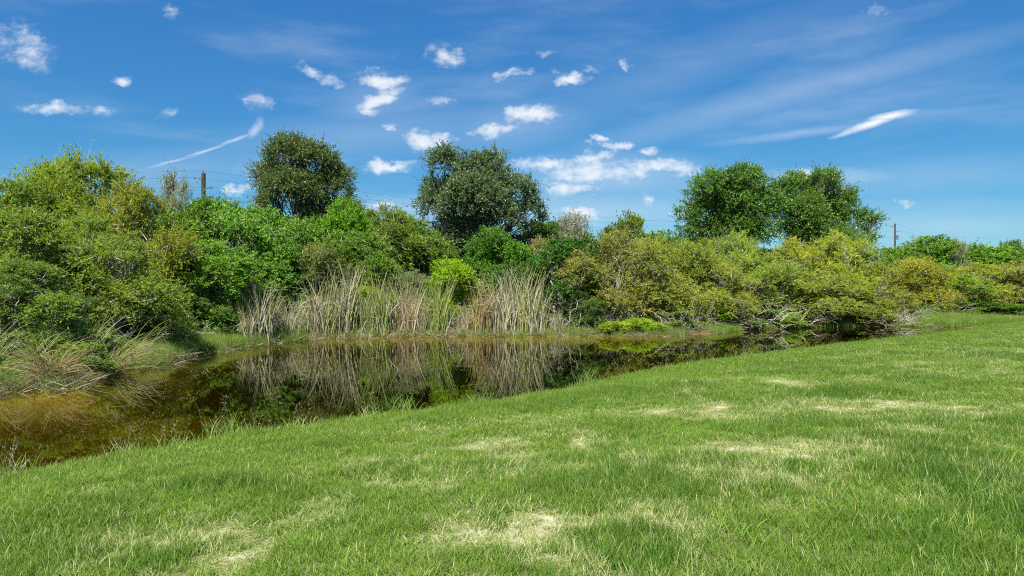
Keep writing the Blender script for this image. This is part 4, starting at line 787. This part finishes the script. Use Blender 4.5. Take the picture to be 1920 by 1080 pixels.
for i, (px, py, h, lab) in enumerate([(1860, 930, .30, 'dark tall weedy tuft in the lawn at the right edge'), (1790, 985, .24, 'dark weedy tuft left of the one at the right edge'), (1590, 930, .20, 'thin dark weeds in the lawn, right of centre foreground'), (1440, 900, .18, 'thin dark weeds below the pale patch at right'), (1360, 985, .22, 'wiry dark weeds near the bottom, right of centre'), (1905, 860, .24, 'dark weeds at the far right of the lawn'), (1660, 730, .2, 'dark green tuft among the pale streaks at right'), (1880, 668, .25, 'dark green tuft near the far right end of the lawn')]):
    edge_tuft(0, 0, h, lab, 760 + i, n=34, dry=.02, xy=LG(px, py), group='dark weedy tufts in the lawn')

# ------------------------------------------------------------------ utility poles and lines
def pole(px, Y, top, r, label, arm=1.1):
    x = P(px, Y); z0 = gz(x, Y); H = CZ + (540 - top) / F * Y - z0; rng = np.random.RandomState(int(px) + 500); e = empty('utility_pole', (x, Y, z0), label, 'utility pole', 'utility poles behind the thicket')
    V, Fc = tube([(0, 0, -.3), (0, 0, H * .5), (0.02, 0, H)], r, r * .85, 12); n = len(V); V = np.concatenate([V, [[0.02, 0, H + .01]]]); a = Acc(); a.add(V, Fc); a.add(np.zeros((0, 3)), np.array([[n - 12 + i, n - 12 + (i + 1) % 12, n] for i in range(12)]) - n - 1)
    link('post', a.mesh('pole_post', M_POLE), e)
    tops = []
    for k, (dx, dz) in enumerate(((-arm * .5, -.25), (0.0, .18), (arm * .5, -.9), (0.12, -1.7))):
        if k in (0, 2):
            V, Fc = tube([(0, 0, H + dz - .12), (dx * .5, 0, H + dz - .08), (dx, 0, H + dz)], .04, .03, 6); link('bracket', mesh('bracket', V, Fc, M_METAL), e)
        V, Fc = tube([(dx, 0, H + dz - .12), (dx, 0, H + dz - .06), (dx, 0, H + dz)], .07, .05, 8); link('insulator', mesh('insulator', V, Fc, M_CERAM), e); tops.append((x + dx, Y, z0 + H + dz))
    V, Fc = tube([(r + .22, 0, H - 2.1), (r + .22, 0, H - 1.5)], .13, .13, 10); link('junction_box', mesh('junction_box', V, Fc, M_METAL), e)
    return tops
p0 = pole(-330, 38, 288, .17, 'utility pole beyond the left edge of the picture')
p1 = pole(381, 45, 325, .155, 'thick dark utility pole rising from the hedge left of the leftmost oak')
p2 = pole(1678, 92, 420, .12, 'slim utility pole right of the fourth oak')
p3 = pole(2010, 175, 478, .17, 'far utility pole beyond the right edge')
NMW = ['highest cable', 'upper middle cable', 'lower middle cable', 'lowest cable']
for A_, B_, seg, sag in ((p0, p1, 'left of the thick utility pole', .5), (p1, p2, 'between the two utility poles', 1.6), (p2, p3, 'right of the slim utility pole', 2.4)):
    order = sorted(range(4), key=lambda k: -A_[k][2])
    for r_, k in enumerate(order):
        a_, b_ = np.array(A_[k]), np.array(B_[k]); t = np.linspace(0, 1, 30)[:, None]; q = a_ + (b_ - a_) * t; q[:, 2] -= sag * 4 * t[:, 0] * (1 - t[:, 0])
        V, Fc = tube(q, .006, .006, 4); tag(link('power_line', mesh('power_line', V, Fc, M_WIRE)), f'{NMW[r_]} strung {seg}', 'power line', 'cables of the power line')
